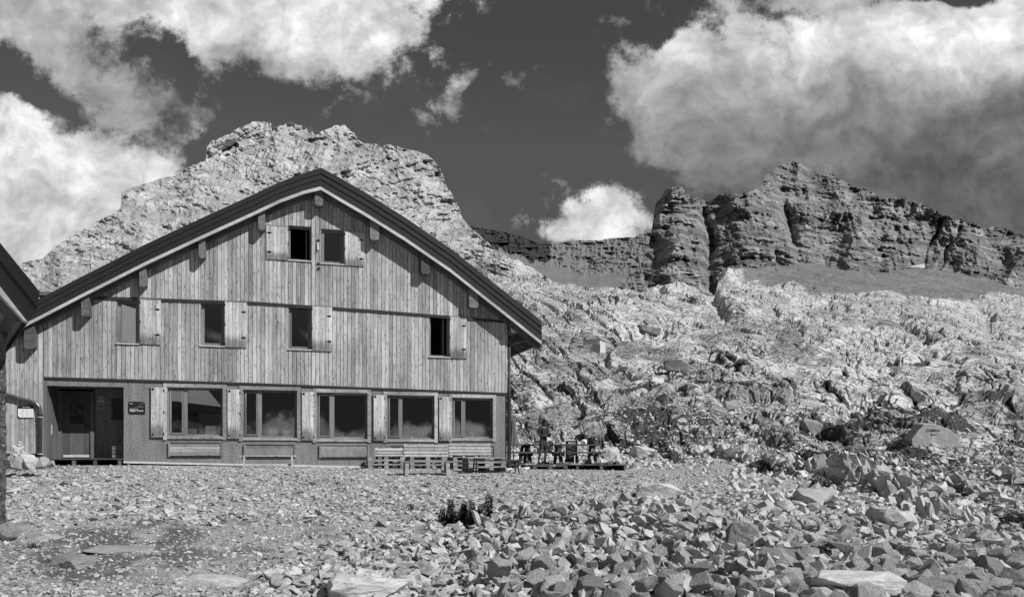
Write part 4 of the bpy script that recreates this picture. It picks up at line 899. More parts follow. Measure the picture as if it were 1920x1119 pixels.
sc_ = [field(5200, 950, 1560, 690, 868, .07, .24, lambda p, r: .25+.75*sst(fbm(p/60, r/24, 3, 601)-.10*(r < 760), .40, .58), 3.0, .6, .3, .5),
       field(2600, 1300, 1960, 800, 960, .05, .20, lambda p, r: sst(fbm(p/70, r/24, 3, 602), .42, .6), 2.2, .6, .3, .5),
       field(1700, 1370, 1960, 872, 965, .06, .26, None, 2., .62, .4, .5),
       field(1700, 940, 1330, 830, 880, .05, .22, None, 2, .6, .2, .4)]
P_, S_, R_, _ = cat_(sc_); scatter_mesh('scree', P_, S_, R_, 'pale_rock', 'pale blocks and scree strewn over the foot of the limestone slope', 'scree')
def boulder(px, base, wp, hp, mat, label, seed, tilt=0., name='boulder', deep=.8, cat='boulder', sink=.15, pos=None, group=None, n=20):
    p = pos or seen(px, base); u = p.y/FL; me = rock_mesh(seed, n, 3, .02); me.materials.append(MATS[mat])
    o = bpy.data.objects.new(name, me); COL.objects.link(o); sw, sh = wp*u/1.42, hp*u/1.30
    o.scale = (sw, sw*deep, sh); o.location = (p.x, p.y+sw*deep*.3, p.z+sh*(.72-sink)); o.rotation_euler = (0, R(tilt), (seed % 7)*.13-.4)
    return tag(o, label, cat, group)
boulder(1270, 697, 46, 21, 'grey_rock', 'smooth dark grey boulder perched on the pale slope right of the concrete box', 21)
boulder(1243, 758, 24, 19, 'grey_rock', 'small upright grey boulder on the slope below the larger smooth grey one', 22)
boulder(1524, 815, 38, 30, 'grey_rock', 'isolated dark grey boulder in the middle of the right hand slope', 23)
boulder(1372, 770, 30, 18, 'grey_rock', 'low grey block on the slope left of the isolated dark boulder', 33)
boulder(1217, 630, 46, 15, 'grey_rock', 'dark overhanging outcrop block above and right of the concrete box', 34, 8)
boulder(1685, 993, 88, 42, 'pale_rock', 'big pale boulder resting alone on the gravel shelf at right', 24)
boulder(1540, 948, 84, 32, 'pale_rock', 'white weathered boulder below the dark shrub at right', 25, deep=.6)
boulder(1605, 1128, 165, 52, 'pale_rock', 'large white rock slab at the bottom edge right of centre', 26, deep=.6)
boulder(688, 1126, 150, 48, 'pale_rock', 'large flat topped pale slab at the bottom edge left of centre', 27, deep=.6)
boulder(1805, 1095, 80, 30, 'pale_rock', 'pale rounded ledge stone near the lower right corner', 28, -14)
boulder(1240, 938, 84, 32, 'pale_rock', 'bright flat slab crowning the top of the rubble heap', 29, 4)
boulder(1146, 864, 32, 26, 'pale_rock', 'white boulder with a dark crack just right of the picnic tables', 30)
boulder(1205, 862, 46, 26, 'pale_rock', 'second white boulder on the slope foot right of the deck', 31)
boulder(1005, 1075, 84, 42, 'rubble', 'broad grey boulder sunk in the middle of the rubble heap', 35, -20, deep=.5)
boulder(1318, 996, 44, 44, 'rubble', 'upright grey boulder leaning at the right flank of the rubble heap', 36, 30)
boulder(1395, 1042, 62, 62, 'rubble', 'tallest lichen spotted grey boulder right of the rubble heap', 37, 12)
boulder(1240, 1080, 84, 36, 'rubble', 'long grey slab tilted down to the right near the bottom edge', 38, 24)
boulder(1075, 832+16, 26, 20, 'pale_rock', 'white boulder behind the chalkboard', 39)
boulder(75, 1010, 66, 20, 'pale_rock', 'pale triangular slab beside the foot of the annex wall', 40, deep=.7, sink=.86)
boulder(215, 1034, 120, 22, 'mid_rock', 'wide flat slab flush with the dark gravel at lower left', 41, deep=.7, sink=.86)
boulder(130, 1062, 96, 26, 'grey_rock', 'low mossy outcrop left of the wide flat slab', 42, deep=.7, sink=.5)
boulder(395, 1095, 130, 26, 'pale_rock', 'low pale slab in gravel right of the wide flat slab', 43, deep=.6, sink=.86)
boulder(8, 1015, 40, 38, 'grey_rock', 'grey corner stone at the foot of the annex wall', 44)
# bedrock ribs stepping down to the gravel at right
def outcrop(pts, label, seed, mat):
    r = random.Random(seed); b = 0; e = empty('rock_outcrop', seen(*pts[0][:2]), 0, label=label, cat='outcrop'); o_ = e.location
    for (px, row, wp, hp) in pts:
        qa = seen(px, row+.1*hp)
        for k in range(9):
            q = seen(px+r.uniform(-.5, .5)*wp, row+r.uniform(-.2, .12)*hp)
            if q.y > 1.25*qa.y: q = qa
            u = q.y/FL; me = rock_mesh(seed*31+b % 97+k, 13, 2, .03); sc = Vector((wp*u*r.uniform(.18, .34), wp*u*.45, hp*u*r.uniform(.42, .72))); rot = Matrix.Rotation(R(r.uniform(-34, -8)), 3, 'Y') @ Matrix.Rotation(r.uniform(-.5, .5), 3, 'Z')
            for v in me.vertices: w_ = rot @ Vector((v.co.x*sc.x, v.co.y*sc.y, v.co.z*sc.z)); v.co = (w_.x+q.x-o_.x, w_.y+q.y+.2-o_.y, w_.z+q.z+sc.z*.25-o_.z)
            b += 1; link_mesh('rib', me, mat, e)
outcrop([(1560, 888, 60, 50), (1600, 900, 60, 60), (1640, 915, 60, 62), (1685, 930, 64, 66), (1725, 950, 60, 70), (1765, 972, 50, 60)], 'dark ribbed limestone outcrop stepping down to the gravel right of the dark shrub', 5, 'mid_rock')
outcrop([(1800, 912, 50, 34), (1850, 930, 50, 34), (1900, 905, 60, 36)], 'low broken ribs of rock by the right picture edge above the bush', 6, 'mid_rock')
outcrop([(1838, 985, 34, 44)], 'small upright split rock standing alone near the right edge', 7, 'pale_rock')
outcrop([(1330, 850, 60, 24), (1400, 862, 70, 28), (1460, 872, 50, 26)], 'low pale ledges at the foot of the slope left of the dark shrub', 8, 'pale_rock')
# rock with painted writing
p = seen(1755, 834); u = p.y/FL
e = empty('painted_boulder', p, 0, label='large tilted slab with the painted word COMBAS and an arrow on right hand slope', cat='boulder')
bm = bmesh.new(); prof = [(-44, -8), (-46, 10), (-36, 27), (-22, 44), (-8, 46), (8, 40), (24, 33), (46, 14), (48, -8), (20, -10), (-12, -12), (-30, -14)]
f_ = [bm.verts.new((x*u, 0, z*u)) for x, z in prof]; prof = [(x, z*.82) for x, z in prof]; [setattr(v, 'co', Vector((v.co.x, 0, v.co.z*.82))) for v in f_]; b_ = [bm.verts.new(((x*.92+6)*u, 46*u, (z*1.04+2)*u)) for x, z in prof]
bm.faces.new(f_); bm.faces.new(b_[::-1]); n = len(prof)
for i in range(n): bm.faces.new((f_[i], b_[i], b_[(i+1) % n], f_[(i+1) % n]))
bmesh.ops.recalc_face_normals(bm, faces=bm.faces); bmesh.ops.bevel(bm, geom=bm.edges[:], offset=1.*u, segments=1, affect='EDGES')
me = bpy.data.meshes.new('stone'); bm.to_mesh(me); bm.free(); link_mesh('stone', me, 'pale_rock', e)
lettering('COMBAS', 6.6*u, 'ink', e, (-19*u, -.02, 23*u), bold=.001)
mb = MB(); mb.bar((-8*u, -.01, 17*u), (0, -.01, 17*u), .02, .9*u, up=(0, 0, 1)); mb.bar((-8*u, -.01, 17*u), (-9*u, -.01, 20*u), .02, .9*u); mb.bar((-8*u, -.01, 17*u), (-9*u, -.01, 14.5*u), .02, .9*u); mb.build('arrow', 'ink', e)
# cairn by the annex corner
cn = [(20, 877, 30, 24), (38, 880, 34, 26), (62, 879, 34, 20), (28, 866, 26, 16), (47, 866, 24, 14), (30, 858, 18, 16), (38, 856, 14, 14), (33, 847, 16, 12), (36, 838, 9, 7), (36, 833, 7, 6), (75, 876, 22, 18), (96, 876, 12, 12)]
for i, (x, y, a, b) in enumerate(cn):
    q = A(x, y, 21.6); q.z += 0; boulder(x, y, a, b, 'pale_rock', 'pale stone of the small cairn piled against the hut near the annex', 60+i, (i*37 % 30)-15, name='cairn_stone', pos=q, cat='stone', group='stones of the cairn', sink=.05, deep=.9)

# ------------------------------------------------------------------ plants
def leaf_quad(mb, base, d, L_, W_, droop=.5):
    d = Vector(d).normalized(); s_ = d.cross(Vector((0, 0, 1))).normalized(); b = Vector(base); m = b+d*L_*.5; t = b+d*L_+Vector((0, 0, -L_*droop))
    mb.add([b, m+s_*W_, t, m-s_*W_+Vector((0, 0, .004))], [(0, 1, 2), (0, 2, 3)], .5)
def nettle(px, base, hp, lb, n=3):
    p = seen(px, base); u = p.y/FL; p.z += .03; e = empty('nettle', p, random.random(), label=lb, cat='plant', group='nettles growing in the rubble'); st = MB(); lf = MB()
    for k in range(n):
        H = (hp+8)*u*random.uniform(.45, 1.15); bx = Vector((random.uniform(-.07, .07), random.uniform(-.06, .06), 0)); tp = bx+Vector((random.uniform(-.05, .05), random.uniform(-.04, .04), H)); st.tube([bx-Vector((0, 0, .1)), (bx+tp)/2, tp], [.006, .005, .003], 5)
        lv = int(H/.032)
        for j in range(lv):
            t = (j+1)/lv; c = bx.lerp(tp, t); sz = .095*(1.1-.5*t); a0 = j*1.57+random.random()*.5
            for q in range(4): a = a0+q*1.571+random.uniform(-.25, .25); leaf_quad(lf, c, (math.cos(a), math.sin(a), random.uniform(.0, .4)), sz*random.uniform(.8, 1.3), sz*.28, random.uniform(.3, .8))
    st.build('stems', 'leaf', e); lf.build('leaves', 'leaf', e)
NL = ['short nettle at the left end of the clump', 'bushy low nettle second from the left of the clump', 'low nettle left of the tall pair in the clump', 'tall leafy nettle left of the clump centre', 'tallest leafy nettle at the clump centre', 'dense nettle just right of the clump centre', 'slim nettle in the gap at right of the clump', 'drooping nettle second from the right of the clump', 'tall nettle with a bare flowering tip at the right end']
for (x, y, h), lb in zip([(836, 983, 30), (848, 984, 24), (860, 987, 20), (868, 989, 40), (877, 990, 42), (887, 990, 38), (893, 992, 22), (901, 992, 36), (913, 993, 50)], NL): nettle(x, y, h, lb, 4)
def shrub(px, base, wp, hp, lb, n=900):
    p = seen(px, base); u = p.y/FL; e = empty('shrub', p, 0, label=lb, cat='shrub'); mb = MB(); st = MB()
    for i in range(n):
        a = random.random()*6.28; r = random.random()**.5; h = random.random()*(1-r*.55); c = Vector((math.cos(a)*r*wp*u*.5, math.sin(a)*r*wp*u*.4, h*hp*u)); leaf_quad(mb, c, (math.cos(a), math.sin(a), random.uniform(-.2, 1)), hp*u*.13, hp*u*.035, .2)
    for i in range(14): a = random.random()*6.28; r = random.random()*.8; st.tube([(0, 0, -.05), (math.cos(a)*r*wp*u*.4, math.sin(a)*r*wp*u*.3, hp*u*.6)], [.012, .004], 5)
    mb.build('leaves', 'leaf', e); st.build('twigs', 'leaf', e)
shrub(1548, 918, 66, 34, 'dark low shrub under the limestone wall at right', 1400); shrub(1905, 990, 60, 40, 'dark bush at the right picture edge', 1300); shrub(1885, 1110, 60, 36, 'dark plant tuft in the lower right corner', 900)
shrub(608, 1119, 50, 34, 'leafy dark plant at the bottom edge left of the pale slab', 500); shrub(66, 1028, 44, 16, 'small dark tuft on the gravel near the annex foot', 300); shrub(98, 1058, 34, 14, 'small dark tuft on the mossy outcrop at lower left', 250); shrub(770, 958, 26, 18, 'thin greyish weed in the yard left of the nettles', 120)
for (x, y, a, b) in []: pass

# ------------------------------------------------------------------ benches and pallets
def hplace(name, px, off, z=0., rz=0., **kw):
    p = gp(px, off); p.z += z; return empty(name, p, YAW+rz, **kw)
def pallet_parts(e, w=1.2, d=.8, mat='pallet_wood'):
    mb = MB(); n = 7
    for i in range(n): mb.box((0, -d/2+.05+(d-.1)*i/(n-1), .131), (w, .095, .022))
    mb.build('deck_boards', mat, e)
    for i in range(3): mb = MB(); mb.box((-w/2+.06+(w-.12)*i/2, 0, .109), (.10, d, .020)); mb.build('stringer', mat, e)
    for i in range(3):
        for j in range(3): mb = MB(); mb.box((-w/2+.07+(w-.14)*i/2, -d/2+.06+(d-.12)*j/2, .061), (.14, .10, .074)); mb.build('block', mat, e)
    for j in range(3): mb = MB(); mb.box((0, -d/2+.05+(d-.1)*j/2, .012), (w, .10, .022)); mb.build('base_board', mat, e)
def stack(px, off, n, w, d, rz, lbs, grp='stacked pallets used as seats', mat='pallet_wood'):
    for k in range(n):
        e = hplace('pallet', px, off, .004+k*.144, rz+random.uniform(-.02, .02), label=lbs[k], cat='pallet', group=grp); pallet_parts(e, w, d, mat)
stack(722, 1.0, 3, 1.2, .8, 0, ['bottom pallet of the leftmost seat stack against the wall', 'middle pallet of the leftmost seat stack against the wall', 'top pallet of the leftmost seat stack against the wall'])
stack(799, 1.0, 3, 1.2, .8, 0, ['bottom pallet of the middle seat stack behind the low wooden bench', 'middle pallet of the middle seat stack behind the low wooden bench', 'top pallet of the middle seat stack behind the low wooden bench'])
stack(878, .75, 3, 1.2, .8, 0, ['bottom pallet of the right seat stack behind the pallet table', 'middle pallet of the right seat stack behind the pallet table', 'top pallet of the right seat stack behind the pallet table'])
stack(926, .75, 3, .5, .8, 0, ['bottom short pallet at the hut corner', 'middle short pallet at the hut corner', 'top short pallet at the hut corner'])
stack(907, 3.2, 3, 1.2, .8, .05, ['lowest pallet of the low pallet table beside the dark steel table', 'middle pallet of the low pallet table beside the dark steel table', 'upper pallet of the low pallet table beside the dark steel table'], 'pallets of the low table')
def backrest(px0, px1, ytop, ybot, off, nslat, lb):
    a = world(px0, ybot, off); b = world(px1, ybot, off); w_ = (b-a).length; e = empty('backrest_pallet', (a+b)/2, YAW, label=lb, cat='backrest', group='pallet backrests leaning on the hut wall')
    h_ = fz((px0+px1)/2, ytop, off)-fz((px0+px1)/2, ybot, off); lean = .16; mb = MB(); st = h_/nslat
    M_ = Matrix.Rotation(-lean, 3, 'X')
    for i in range(nslat): z = st*(i+.5); mb.box((random.uniform(-.01, .01), z*lean-.03, z), (w_, .022, st*.72), M=M_)
    mb.build('slats', 'pallet_pale', e)
    for i in range(4 if w_ > 1 else 3): m2 = MB(); x = -w_/2+.07+(w_-.14)*i/((4 if w_ > 1 else 3)-1); m2.box((x, h_/2*lean+.03, h_/2-.04), (.08, .09, h_+.08), M=M_); m2.build('upright', 'pallet_pale', e)
backrest(703, 757, 839, 857, .55, 3, 'short three slat backrest above the leftmost pallet seat'); backrest(757.5, 840, 832.5, 857, .6, 4, 'wide four slat backrest in the middle of the pallet seats'); backrest(842, 920, 831, 853.5, .45, 4, 'wide four slat backrest at right nearest the hut corner')
def bench(px0, px1, off, h, d, lb, mat, thick=.04, legw=.08, ins=.14, bar=True, rz=0.):
    a = gp(px0, off); b = gp(px1, off); w_ = (b-a).length; p = (a+b)/2; e = empty('bench', p, YAW+rz, label=lb, cat='bench'); mb = MB(); n = 2 if d > .2 else 1
    for i in range(n): mb.box((0, -d/2+d/n*(i+.5), h-thick/2), (w_, d/n-.01, thick))
    mb.build('seat', mat, e)
    for sx_ in (-1, 1):
        for sy in (-1, 1): m2 = MB(); m2.bar((sx_*(w_/2-ins), sy*(d/2-legw/2-.01), h-thick-.001), (sx_*(w_/2-ins+.02), sy*(d/2-legw/2+.02), -.06), legw, legw*.8, up=(0, 1, 0)); m2.build('leg', mat, e)
        if bar: m2 = MB(); m2.box((sx_*(w_/2-ins), 0, h-thick-.05), (.05, d-2*legw, .08)); m2.build('crossbar', mat, e)
    if bar: m2 = MB(); m2.box((0, 0, .10), (w_-2*ins, .04, .07)); m2.build('stretcher', mat, e)
bench(449.5, 556, 1.6, .40, .28, 'slim wooden bench standing under the second ground floor window', 'pallet_pale', .035, .06)
bench(749, 850, 4.2, .42, .36, 'sturdy low wooden bench in front of the middle pallet seat', 'pallet_wood', .045, .11, .2, rz=.02)
e = hplace('low_table', 930, 4.0, 0, .08, label='low dark steel table with thin splayed legs in front of the pallet table', cat='table'); mb = MB(); mb.box((0, 0, .405), (1.62, .35, .03)); mb.build('table_top', 'dark_metal', e)
for sx_ in (-1, 1):
    for sy in (-1, 1): m2 = MB(); m2.bar((sx_*.66, sy*.12, .40), (sx_*.70, sy*.17, -.04), .028, .028); m2.build('leg', 'black_iron', e)

# ------------------------------------------------------------------ terrace deck, picnic tables, people
DZ = zs(3.0, 31)+.22 if False else -.06
dk = Vector(((1050-CX)/FL*32., 32., DZ)); e = empty('wooden_deck', (dk.x, dk.y, DZ), .05, label='low grey plank deck on bearers beside the hut corner under the picnic tables', cat='deck')
mb = MB(); n = 22; DW = 4.75; DD = 3.8
for i in range(n): mb.box((0, -DD/2+DD*(i+.5)/n, -.015), (DW+random.uniform(-.03, .03), DD/n-.012, .03))
mb.build('deck_boards', 'beam_wood', e)
for k in range(6): mb = MB(); mb.box((-DW/2+.1+k*(DW-.2)/5, 0, -.14), (.10, DD-.05, .22)); mb.build('bearer', 'dark_wood', e)
for (px, row, w_, lb) in ((1030, 880, 1.3, 'grey pallet wedged under the front edge of the deck'), (1140, 874, .8, 'tilted pallet end at the right tip of the deck')):
    q = A(px, row, 29.9 if px < 1100 else 30.6); e2 = empty('pallet', q, .05, label=lb, cat='pallet'); pallet_parts(e2, w_, .6, 'beam_wood')
    if px > 1100: e2.rotation_euler = (0, R(-5), .1); e2.location.z += .02
def picnic(px, Y, rz, lb, Lt=1.85):
    X = (px-CX)/FL*Y; e = empty('picnic_table', (X, Y, DZ), rz, label=lb, cat='picnic table', group='picnic tables on the deck'); m1 = 'table_wood'
    for nm, ys_, z, w_ in (('table_top', (-.3, -.15, 0, .15, .3), .75, .14), ('seat', (-.74, -.60), .45, .135), ('seat', (.60, .74), .45, .135)):
        mb = MB()
        for y in ys_: mb.box((0, y, z), (Lt if nm == 'table_top' else Lt+.2, w_, .058))
        mb.build(nm, m1, e)
    for sx_ in (-1, 1):
        x = sx_*(Lt/2-.25)
        for sy in (-1, 1): mb = MB(); mb.bar((x, sy*.22, .73), (x, sy*.58, 0), .05, .12, up=(1, 0, 0)); mb.build('leg', m1, e)
        mb = MB(); mb.box((x+.05*sx_, 0, .37), (.045, 1.55, .12)); mb.build('crossbeam', m1, e); mb = MB(); mb.box((x+.05*sx_, 0, .675), (.045, .70, .10)); mb.build('top_bearer', m1, e)
picnic(957, 31.6, .35, 'dark picnic table half hidden behind the hut corner', 1.7); picnic(1078, 31.9, .16, 'dark picnic table at right with a bag and the stooping person behind it', 1.9); picnic(1018, 33.1, .2, 'dark picnic table behind the standing person', 1.8)
for px, lb in ((1004.5, 'short white post on a foot plate left of the standing person'), (1077.5, 'short white post on a foot plate in front of the right picnic table')):
    q = A(px, 866, 30.9); q.z = DZ; e = empty('white_post', q, 0, label=lb, cat='post', group='short white posts on the deck'); mb = MB(); mb.box((0, 0, .17), (.035, .035, .34)); mb.build('post', 'sign_white', e); mb = MB(); mb.box((-.22 if px < 1050 else .05, 0, .012), (.42, .1, .02)); mb.build('foot_plate', 'sign_white', e)
# chalk board
q = A(1071.5, 860, 32.9); q.z = DZ; e = empty('chalkboard', q, -.12, label='white framed black chalkboard with menu writing standing behind the right picnic table', cat='chalkboard'); mb = MB(); M_ = Matrix.Rotation(-.14, 3, 'X')
mb.box((0, .06, .5), (.50, .02, .86), M=M_); mb.build('board', 'sign_black', e)
for (c_, d_) in (((-.265, .06, .5), (.035, .03, .94)), ((.265, .06, .5), (.035, .03, .94)), ((0, .122, .945), (.49, .03, .035)), ((0, .0, .055), (.49, .03, .035))): mb = MB(); mb.box(c_, d_, M=M_); mb.build('frame', 'sign_white', e)
mb = MB(); mb.box((0, .27, .5), (.56, .02, .94), M=Matrix.Rotation(.14, 3, 'X')); mb.build('rear_leaf', 'dark_wood', e)
lettering('MENU', .11, 'sign_white', e, (-.14, .085, .80), (R(82), 0, 0), bold=.002)
mb = MB()
for i, (x, w_) in enumerate([(-.05, .26), (-.09, .16), (.06, .12), (-.1, .18), (.0, .2), (-.08, .14), (.04, .22), (-.05, .1), (0, .16)]): z = .72-i*.07; mb.box((x, .045+(z-.5)*.141, z), (w_, .004, .018))
mb.build('writing', 'sign_grey', e)
# sign post
q = A(1042, 866, 34.2); q.z = DZ-.2; e = empty('signpost', q, 0, label='thin wooden post with a short pale crossboard behind the deck', cat='signpost'); mb = MB(); mb.box((0, 0, .98), (.07, .06, 1.96)); mb.build('post', 'frame_wood', e); mb = MB(); mb.box((.0, -.045, 1.50), (.40, .025, .11)); mb.build('board', 'light_board', e)
# parasol
q = A(962.5, 866, 32.6); q.z = DZ; e = empty('parasol', q, 0, label='closed grey parasol beside the hut corner downpipe', cat='parasol'); mb = MB(); mb.tube([(0, 0, 0), (0, 0, 1.86)], .022, 8); mb.build('pole', 'frame_wood', e)
mb = MB(); vs = []; fs = []; ns = 16; prof = [(.015, 1.80), (.05, 1.74), (.085, 1.5), (.12, 1.2), (.16, .92), (.19, .80), (.10, .78)]
for i, (r, z) in enumerate(prof): vs += [(r*(1+.22*(k % 2))*math.cos(2*math.pi*k/ns), r*(1+.22*(k % 2))*math.sin(2*math.pi*k/ns), z) for k in range(ns)]
for i in range(len(prof)-1): fs += [(i*ns+k, i*ns+(k+1) % ns, (i+1)*ns+(k+1) % ns, (i+1)*ns+k) for k in range(ns)]
mb.add(vs, fs, .5); mb.build('canopy', 'parasol_cloth', e); mb = MB(); mb.tube([(0, 0, 0), (0, 0, .10)], [.24, .2], 16); mb.build('base', 'concrete', e)

def skin(joints, edges, name, mat, parent, root=0, sub=2, extra=None):
    me = bpy.data.meshes.new(name); me.from_pydata([j[0] for j in joints], edges, []); o = bpy.data.objects.new(name, me); COL.objects.link(o)
    md = o.modifiers.new('s', 'SKIN'); md.use_smooth_shade = True; me.skin_vertices or None
    for i, j in enumerate(joints): sv = me.skin_vertices[0].data[i]; r = j[1]; sv.radius = (r, r) if not isinstance(r, tuple) else r; sv.use_root = (i == root)
    o.modifiers.new('b', 'SUBSURF').levels = sub; o.modifiers['b'].render_levels = sub
    bpy.context.view_layer.update(); m2 = bpy.data.meshes.new_from_object(o.evaluated_get(bpy.context.evaluated_depsgraph_get()))
    bpy.data.objects.remove(o)
    if extra:
        bm = bmesh.new(); bm.from_mesh(m2)
        for ex in extra: bm.from_mesh(ex)
        bm.to_mesh(m2); bm.free()
    m2.materials.clear(); m2.shade_smooth(); return link_mesh(name, m2, mat, parent)
def headmesh(c, yaw, pitch, s=1.):
    bm = bmesh.new(); bmesh.ops.create_icosphere(bm, subdivisions=3, radius=1)
    for v in bm.verts:
        x, y, z = v.co; w_ = .074*(1-.22*max(0, -z)); v.co = Vector((x*w_, y*.095, z*.12))
        if y < 0:                                   # face looks to -y
            v.co.y += .012*max(0, -z)               # chin
            if abs(x) < .22 and -.25 < z < .12: v.co.y -= .022*(1-abs(x)/.22)    # nose
            if .05 < z < .3 and .2 < abs(x) < .6: v.co.y += .010                 # eye sockets
            if abs(x) < .4 and -.55 < z < -.42: v.co.y -= .005                   # lips
        if abs(x) > .93 and abs(z) < .25: v.co.x *= 1.18                         # ears
    bmesh.ops.transform(bm, matrix=Matrix.Translation(Vector(c)) @ Matrix.Rotation(yaw, 4, 'Z') @ Matrix.Rotation(pitch, 4, 'X') @ Matrix.Scale(s, 4), verts=bm.verts)
    me = bpy.data.meshes.new('h'); bm.to_mesh(me); bm.free(); return me
def hair(c, yaw, pitch, parent):
    bm = bmesh.new(); bmesh.ops.create_icosphere(bm, subdivisions=3, radius=1)
    for v in bm.verts[:]:
        x, y, z = v.co
        if z < -.35 or (y < -.35 and z < .42) or (abs(x) > .6 and y < .1 and z < -.0): bm.verts.remove(v); continue
    for v in bm.verts: n_ = 1+.06*math.sin(v.co.x*23+v.co.z*31)*math.sin(v.co.y*27); v.co = Vector((v.co.x*.084*n_, v.co.y*.107*n_, v.co.z*.136*n_+.003))
    bmesh.ops.transform(bm, matrix=Matrix.Translation(Vector(c)) @ Matrix.Rotation(yaw, 4, 'Z') @ Matrix.Rotation(pitch, 4, 'X'), verts=bm.verts)
    me = bpy.data.meshes.new('hair'); bm.to_mesh(me); bm.free(); me.shade_smooth(); link_mesh('hair', me, 'hair', parent)
def fingers(wrist, palm_dir, side, curl=-.5):
    """palm with four curled fingers and a thumb, returned as meshes"""
    wrist = Vector(wrist); d = Vector(palm_dir).normalized(); s_ = Vector(side).normalized(); n_ = d.cross(s_).normalized(); out_ = []
    def tub(pts, rs):
        m_ = MB(); m_.tube(pts, rs, 6); me = bpy.data.meshes.new('f'); me.from_pydata(m_.v, [], m_.f); out_.append(me)
    tub([wrist-d*.01, wrist+d*.045, wrist+d*.085], [.024, .034, .03])
    for i, (o_, l_) in enumerate(((-.027, .066), (-.009, .076), (.009, .072), (.027, .056))):
        b = wrist+d*.08+s_*o_; m = b+d*l_*.5+n_*curl*.02; t = m+d*l_*.28+n_*curl*.05; tub([b, m, t], [.0095, .0088, .007])
    b = wrist+d*.03-s_*.03; tub([b, b+d*.03-s_*.022, b+d*.058-s_*.02+n_*curl*.02], [.012, .010, .008]); return out_
# standing person: weight on both feet, head bowed over a phone held at chest height, seen from the front right
q = A(1019, 866, 31.2); q.z = DZ
pr = empty('person', q, .75, label='person standing on the deck in dark shirt and shorts looking down at a phone', cat='person')
J = [((0, 0, .92), .12), ((0, .0, 1.08), .115), ((0, .01, 1.26), .125), ((0, .02, 1.40), .085), ((0, -.005, 1.47), .055), ((0, -.02, 1.54), .05),
     ((.10, 0, .88), .095), ((.12, -.02, .50), .06), ((.13, .03, .28), .055), ((.14, .06, .08), .038), ((.15, -.03, .035), .036), ((.16, -.12, .025), .03),
     ((-.10, 0, .88), .095), ((-.15, -.02, .50), .06), ((-.19, .03, .28), .055), ((-.22, .06, .08), .038), ((-.24, -.03, .035), .036), ((-.26, -.12, .025), .03),
     ((.19, .02, 1.37), .06), ((.245, .03, 1.10), .045), ((.15, -.18, 1.09), .034), ((.07, -.27, 1.13), .026),
     ((-.19, .02, 1.37), .06), ((-.245, .03, 1.10), .045), ((-.14, -.19, 1.10), .034), ((-.06, -.27, 1.14), .026)]
E = [(0, 1), (1, 2), (2, 3), (3, 4), (4, 5), (0, 6), (6, 7), (7, 8), (8, 9), (9, 10), (10, 11), (0, 12), (12, 13), (13, 14), (14, 15), (15, 16), (16, 17), (3, 18), (18, 19), (19, 20), (20, 21), (3, 22), (22, 23), (23, 24), (24, 25)]
hc = (0, -.055, 1.60)
skin(J, E, 'body', 'skin', pr, 0, 2, [headmesh(hc, 0, R(28))]+fingers((.065, -.275, 1.13), (-.6, -.7, .35), (.5, -.4, .7))+fingers((-.055, -.275, 1.14), (.6, -.7, .35), (-.5, -.4, .7)))
hair(hc, 0, R(28), pr)
skin([((0, 0, .84), (.175, .14)), ((0, .0, 1.05), (.155, .125)), ((0, .01, 1.25), (.17, .135)), ((0, .02, 1.39), (.12, .09)), ((0, .0, 1.45), .07), ((.19, .02, 1.375), .078), ((.235, .03, 1.18), .072), ((-.19, .02, 1.375), .078), ((-.235, .03, 1.18), .072)], [(0, 1), (1, 2), (2, 3), (3, 4), (3, 5), (5, 6), (3, 7), (7, 8)], 'shirt', 'shirt', pr)
skin([((0, 0, .98), (.13, .11)), ((0, 0, .88), (.14, .12)), ((.09, 0, .76), .105), ((.12, -.015, .54), .092), ((-.09, 0, .76), .105), ((-.145, -.015, .54), .092)], [(0, 1), (1, 2), (2, 3), (1, 4), (4, 5)], 'shorts', 'shorts', pr)
mb = MB(); mb.box((0, -.335, 1.19), (.075, .012, .15), M=Matrix.Rotation(-.9, 3, 'X')); ph = mb.build('phone', 'phone', None, bevel=.003); ph.parent = None; ph.matrix_world = Matrix.Translation(q) @ Matrix.Rotation(.75, 4, 'Z'); tag(ph, 'dark phone held in both hands by the standing person', 'phone')
for sx_, x in ((1, .155), (-1, -.25)): mb = MB(); mb.box((x, -.05, .014), (.09, .26, .026), rz=.1*sx_); mb.build('shoe', 'dark_cloth', pr, bevel=.008)
# stooping person behind the right table
q = A(1079, 862, 33.2); q.z = DZ
ps = empty('person', q, R(-8), label='person in dark clothes bending far forward over the right picnic table', cat='person')
J = [((0, 0, .95), .12), ((.16, -.02, 1.06), .115), ((.33, -.03, 1.10), .125), ((.44, -.04, 1.08), .08), ((.50, -.05, 1.05), .055), ((.56, -.06, 1.02), .05),
     ((-.02, -.10, .88), .095), ((.03, -.10, .48), .06), ((-.02, -.10, .26), .055), ((-.06, -.10, .08), .038), ((.03, -.11, .035), .036), ((.12, -.12, .025), .03),
     ((-.02, .10, .88), .095), ((-.05, .10, .48), .06), ((-.12, .10, .26), .055), ((-.17, .10, .08), .038), ((-.09, .11, .035), .036), ((0, .12, .025), .03),
     ((.42, -.21, 1.04), .06), ((.40, -.30, .88), .045), ((.52, -.32, .82), .034), ((.60, -.30, .80), .026),
     ((.44, .15, 1.04), .06), ((.52, .20, .86), .045), ((.62, .10, .82), .034), ((.68, .03, .80), .026)]
hc = (.64, -.07, .99)
skin(J, E, 'body', 'skin', ps, 0, 2, [headmesh(hc, R(90), R(65))]+fingers((.60, -.30, .80), (.9, .1, -.2), (0, 1, 0))+fingers((.68, .03, .80), (.9, -.1, -.2), (0, 1, 0)))
hair(hc, R(90), R(65), ps)
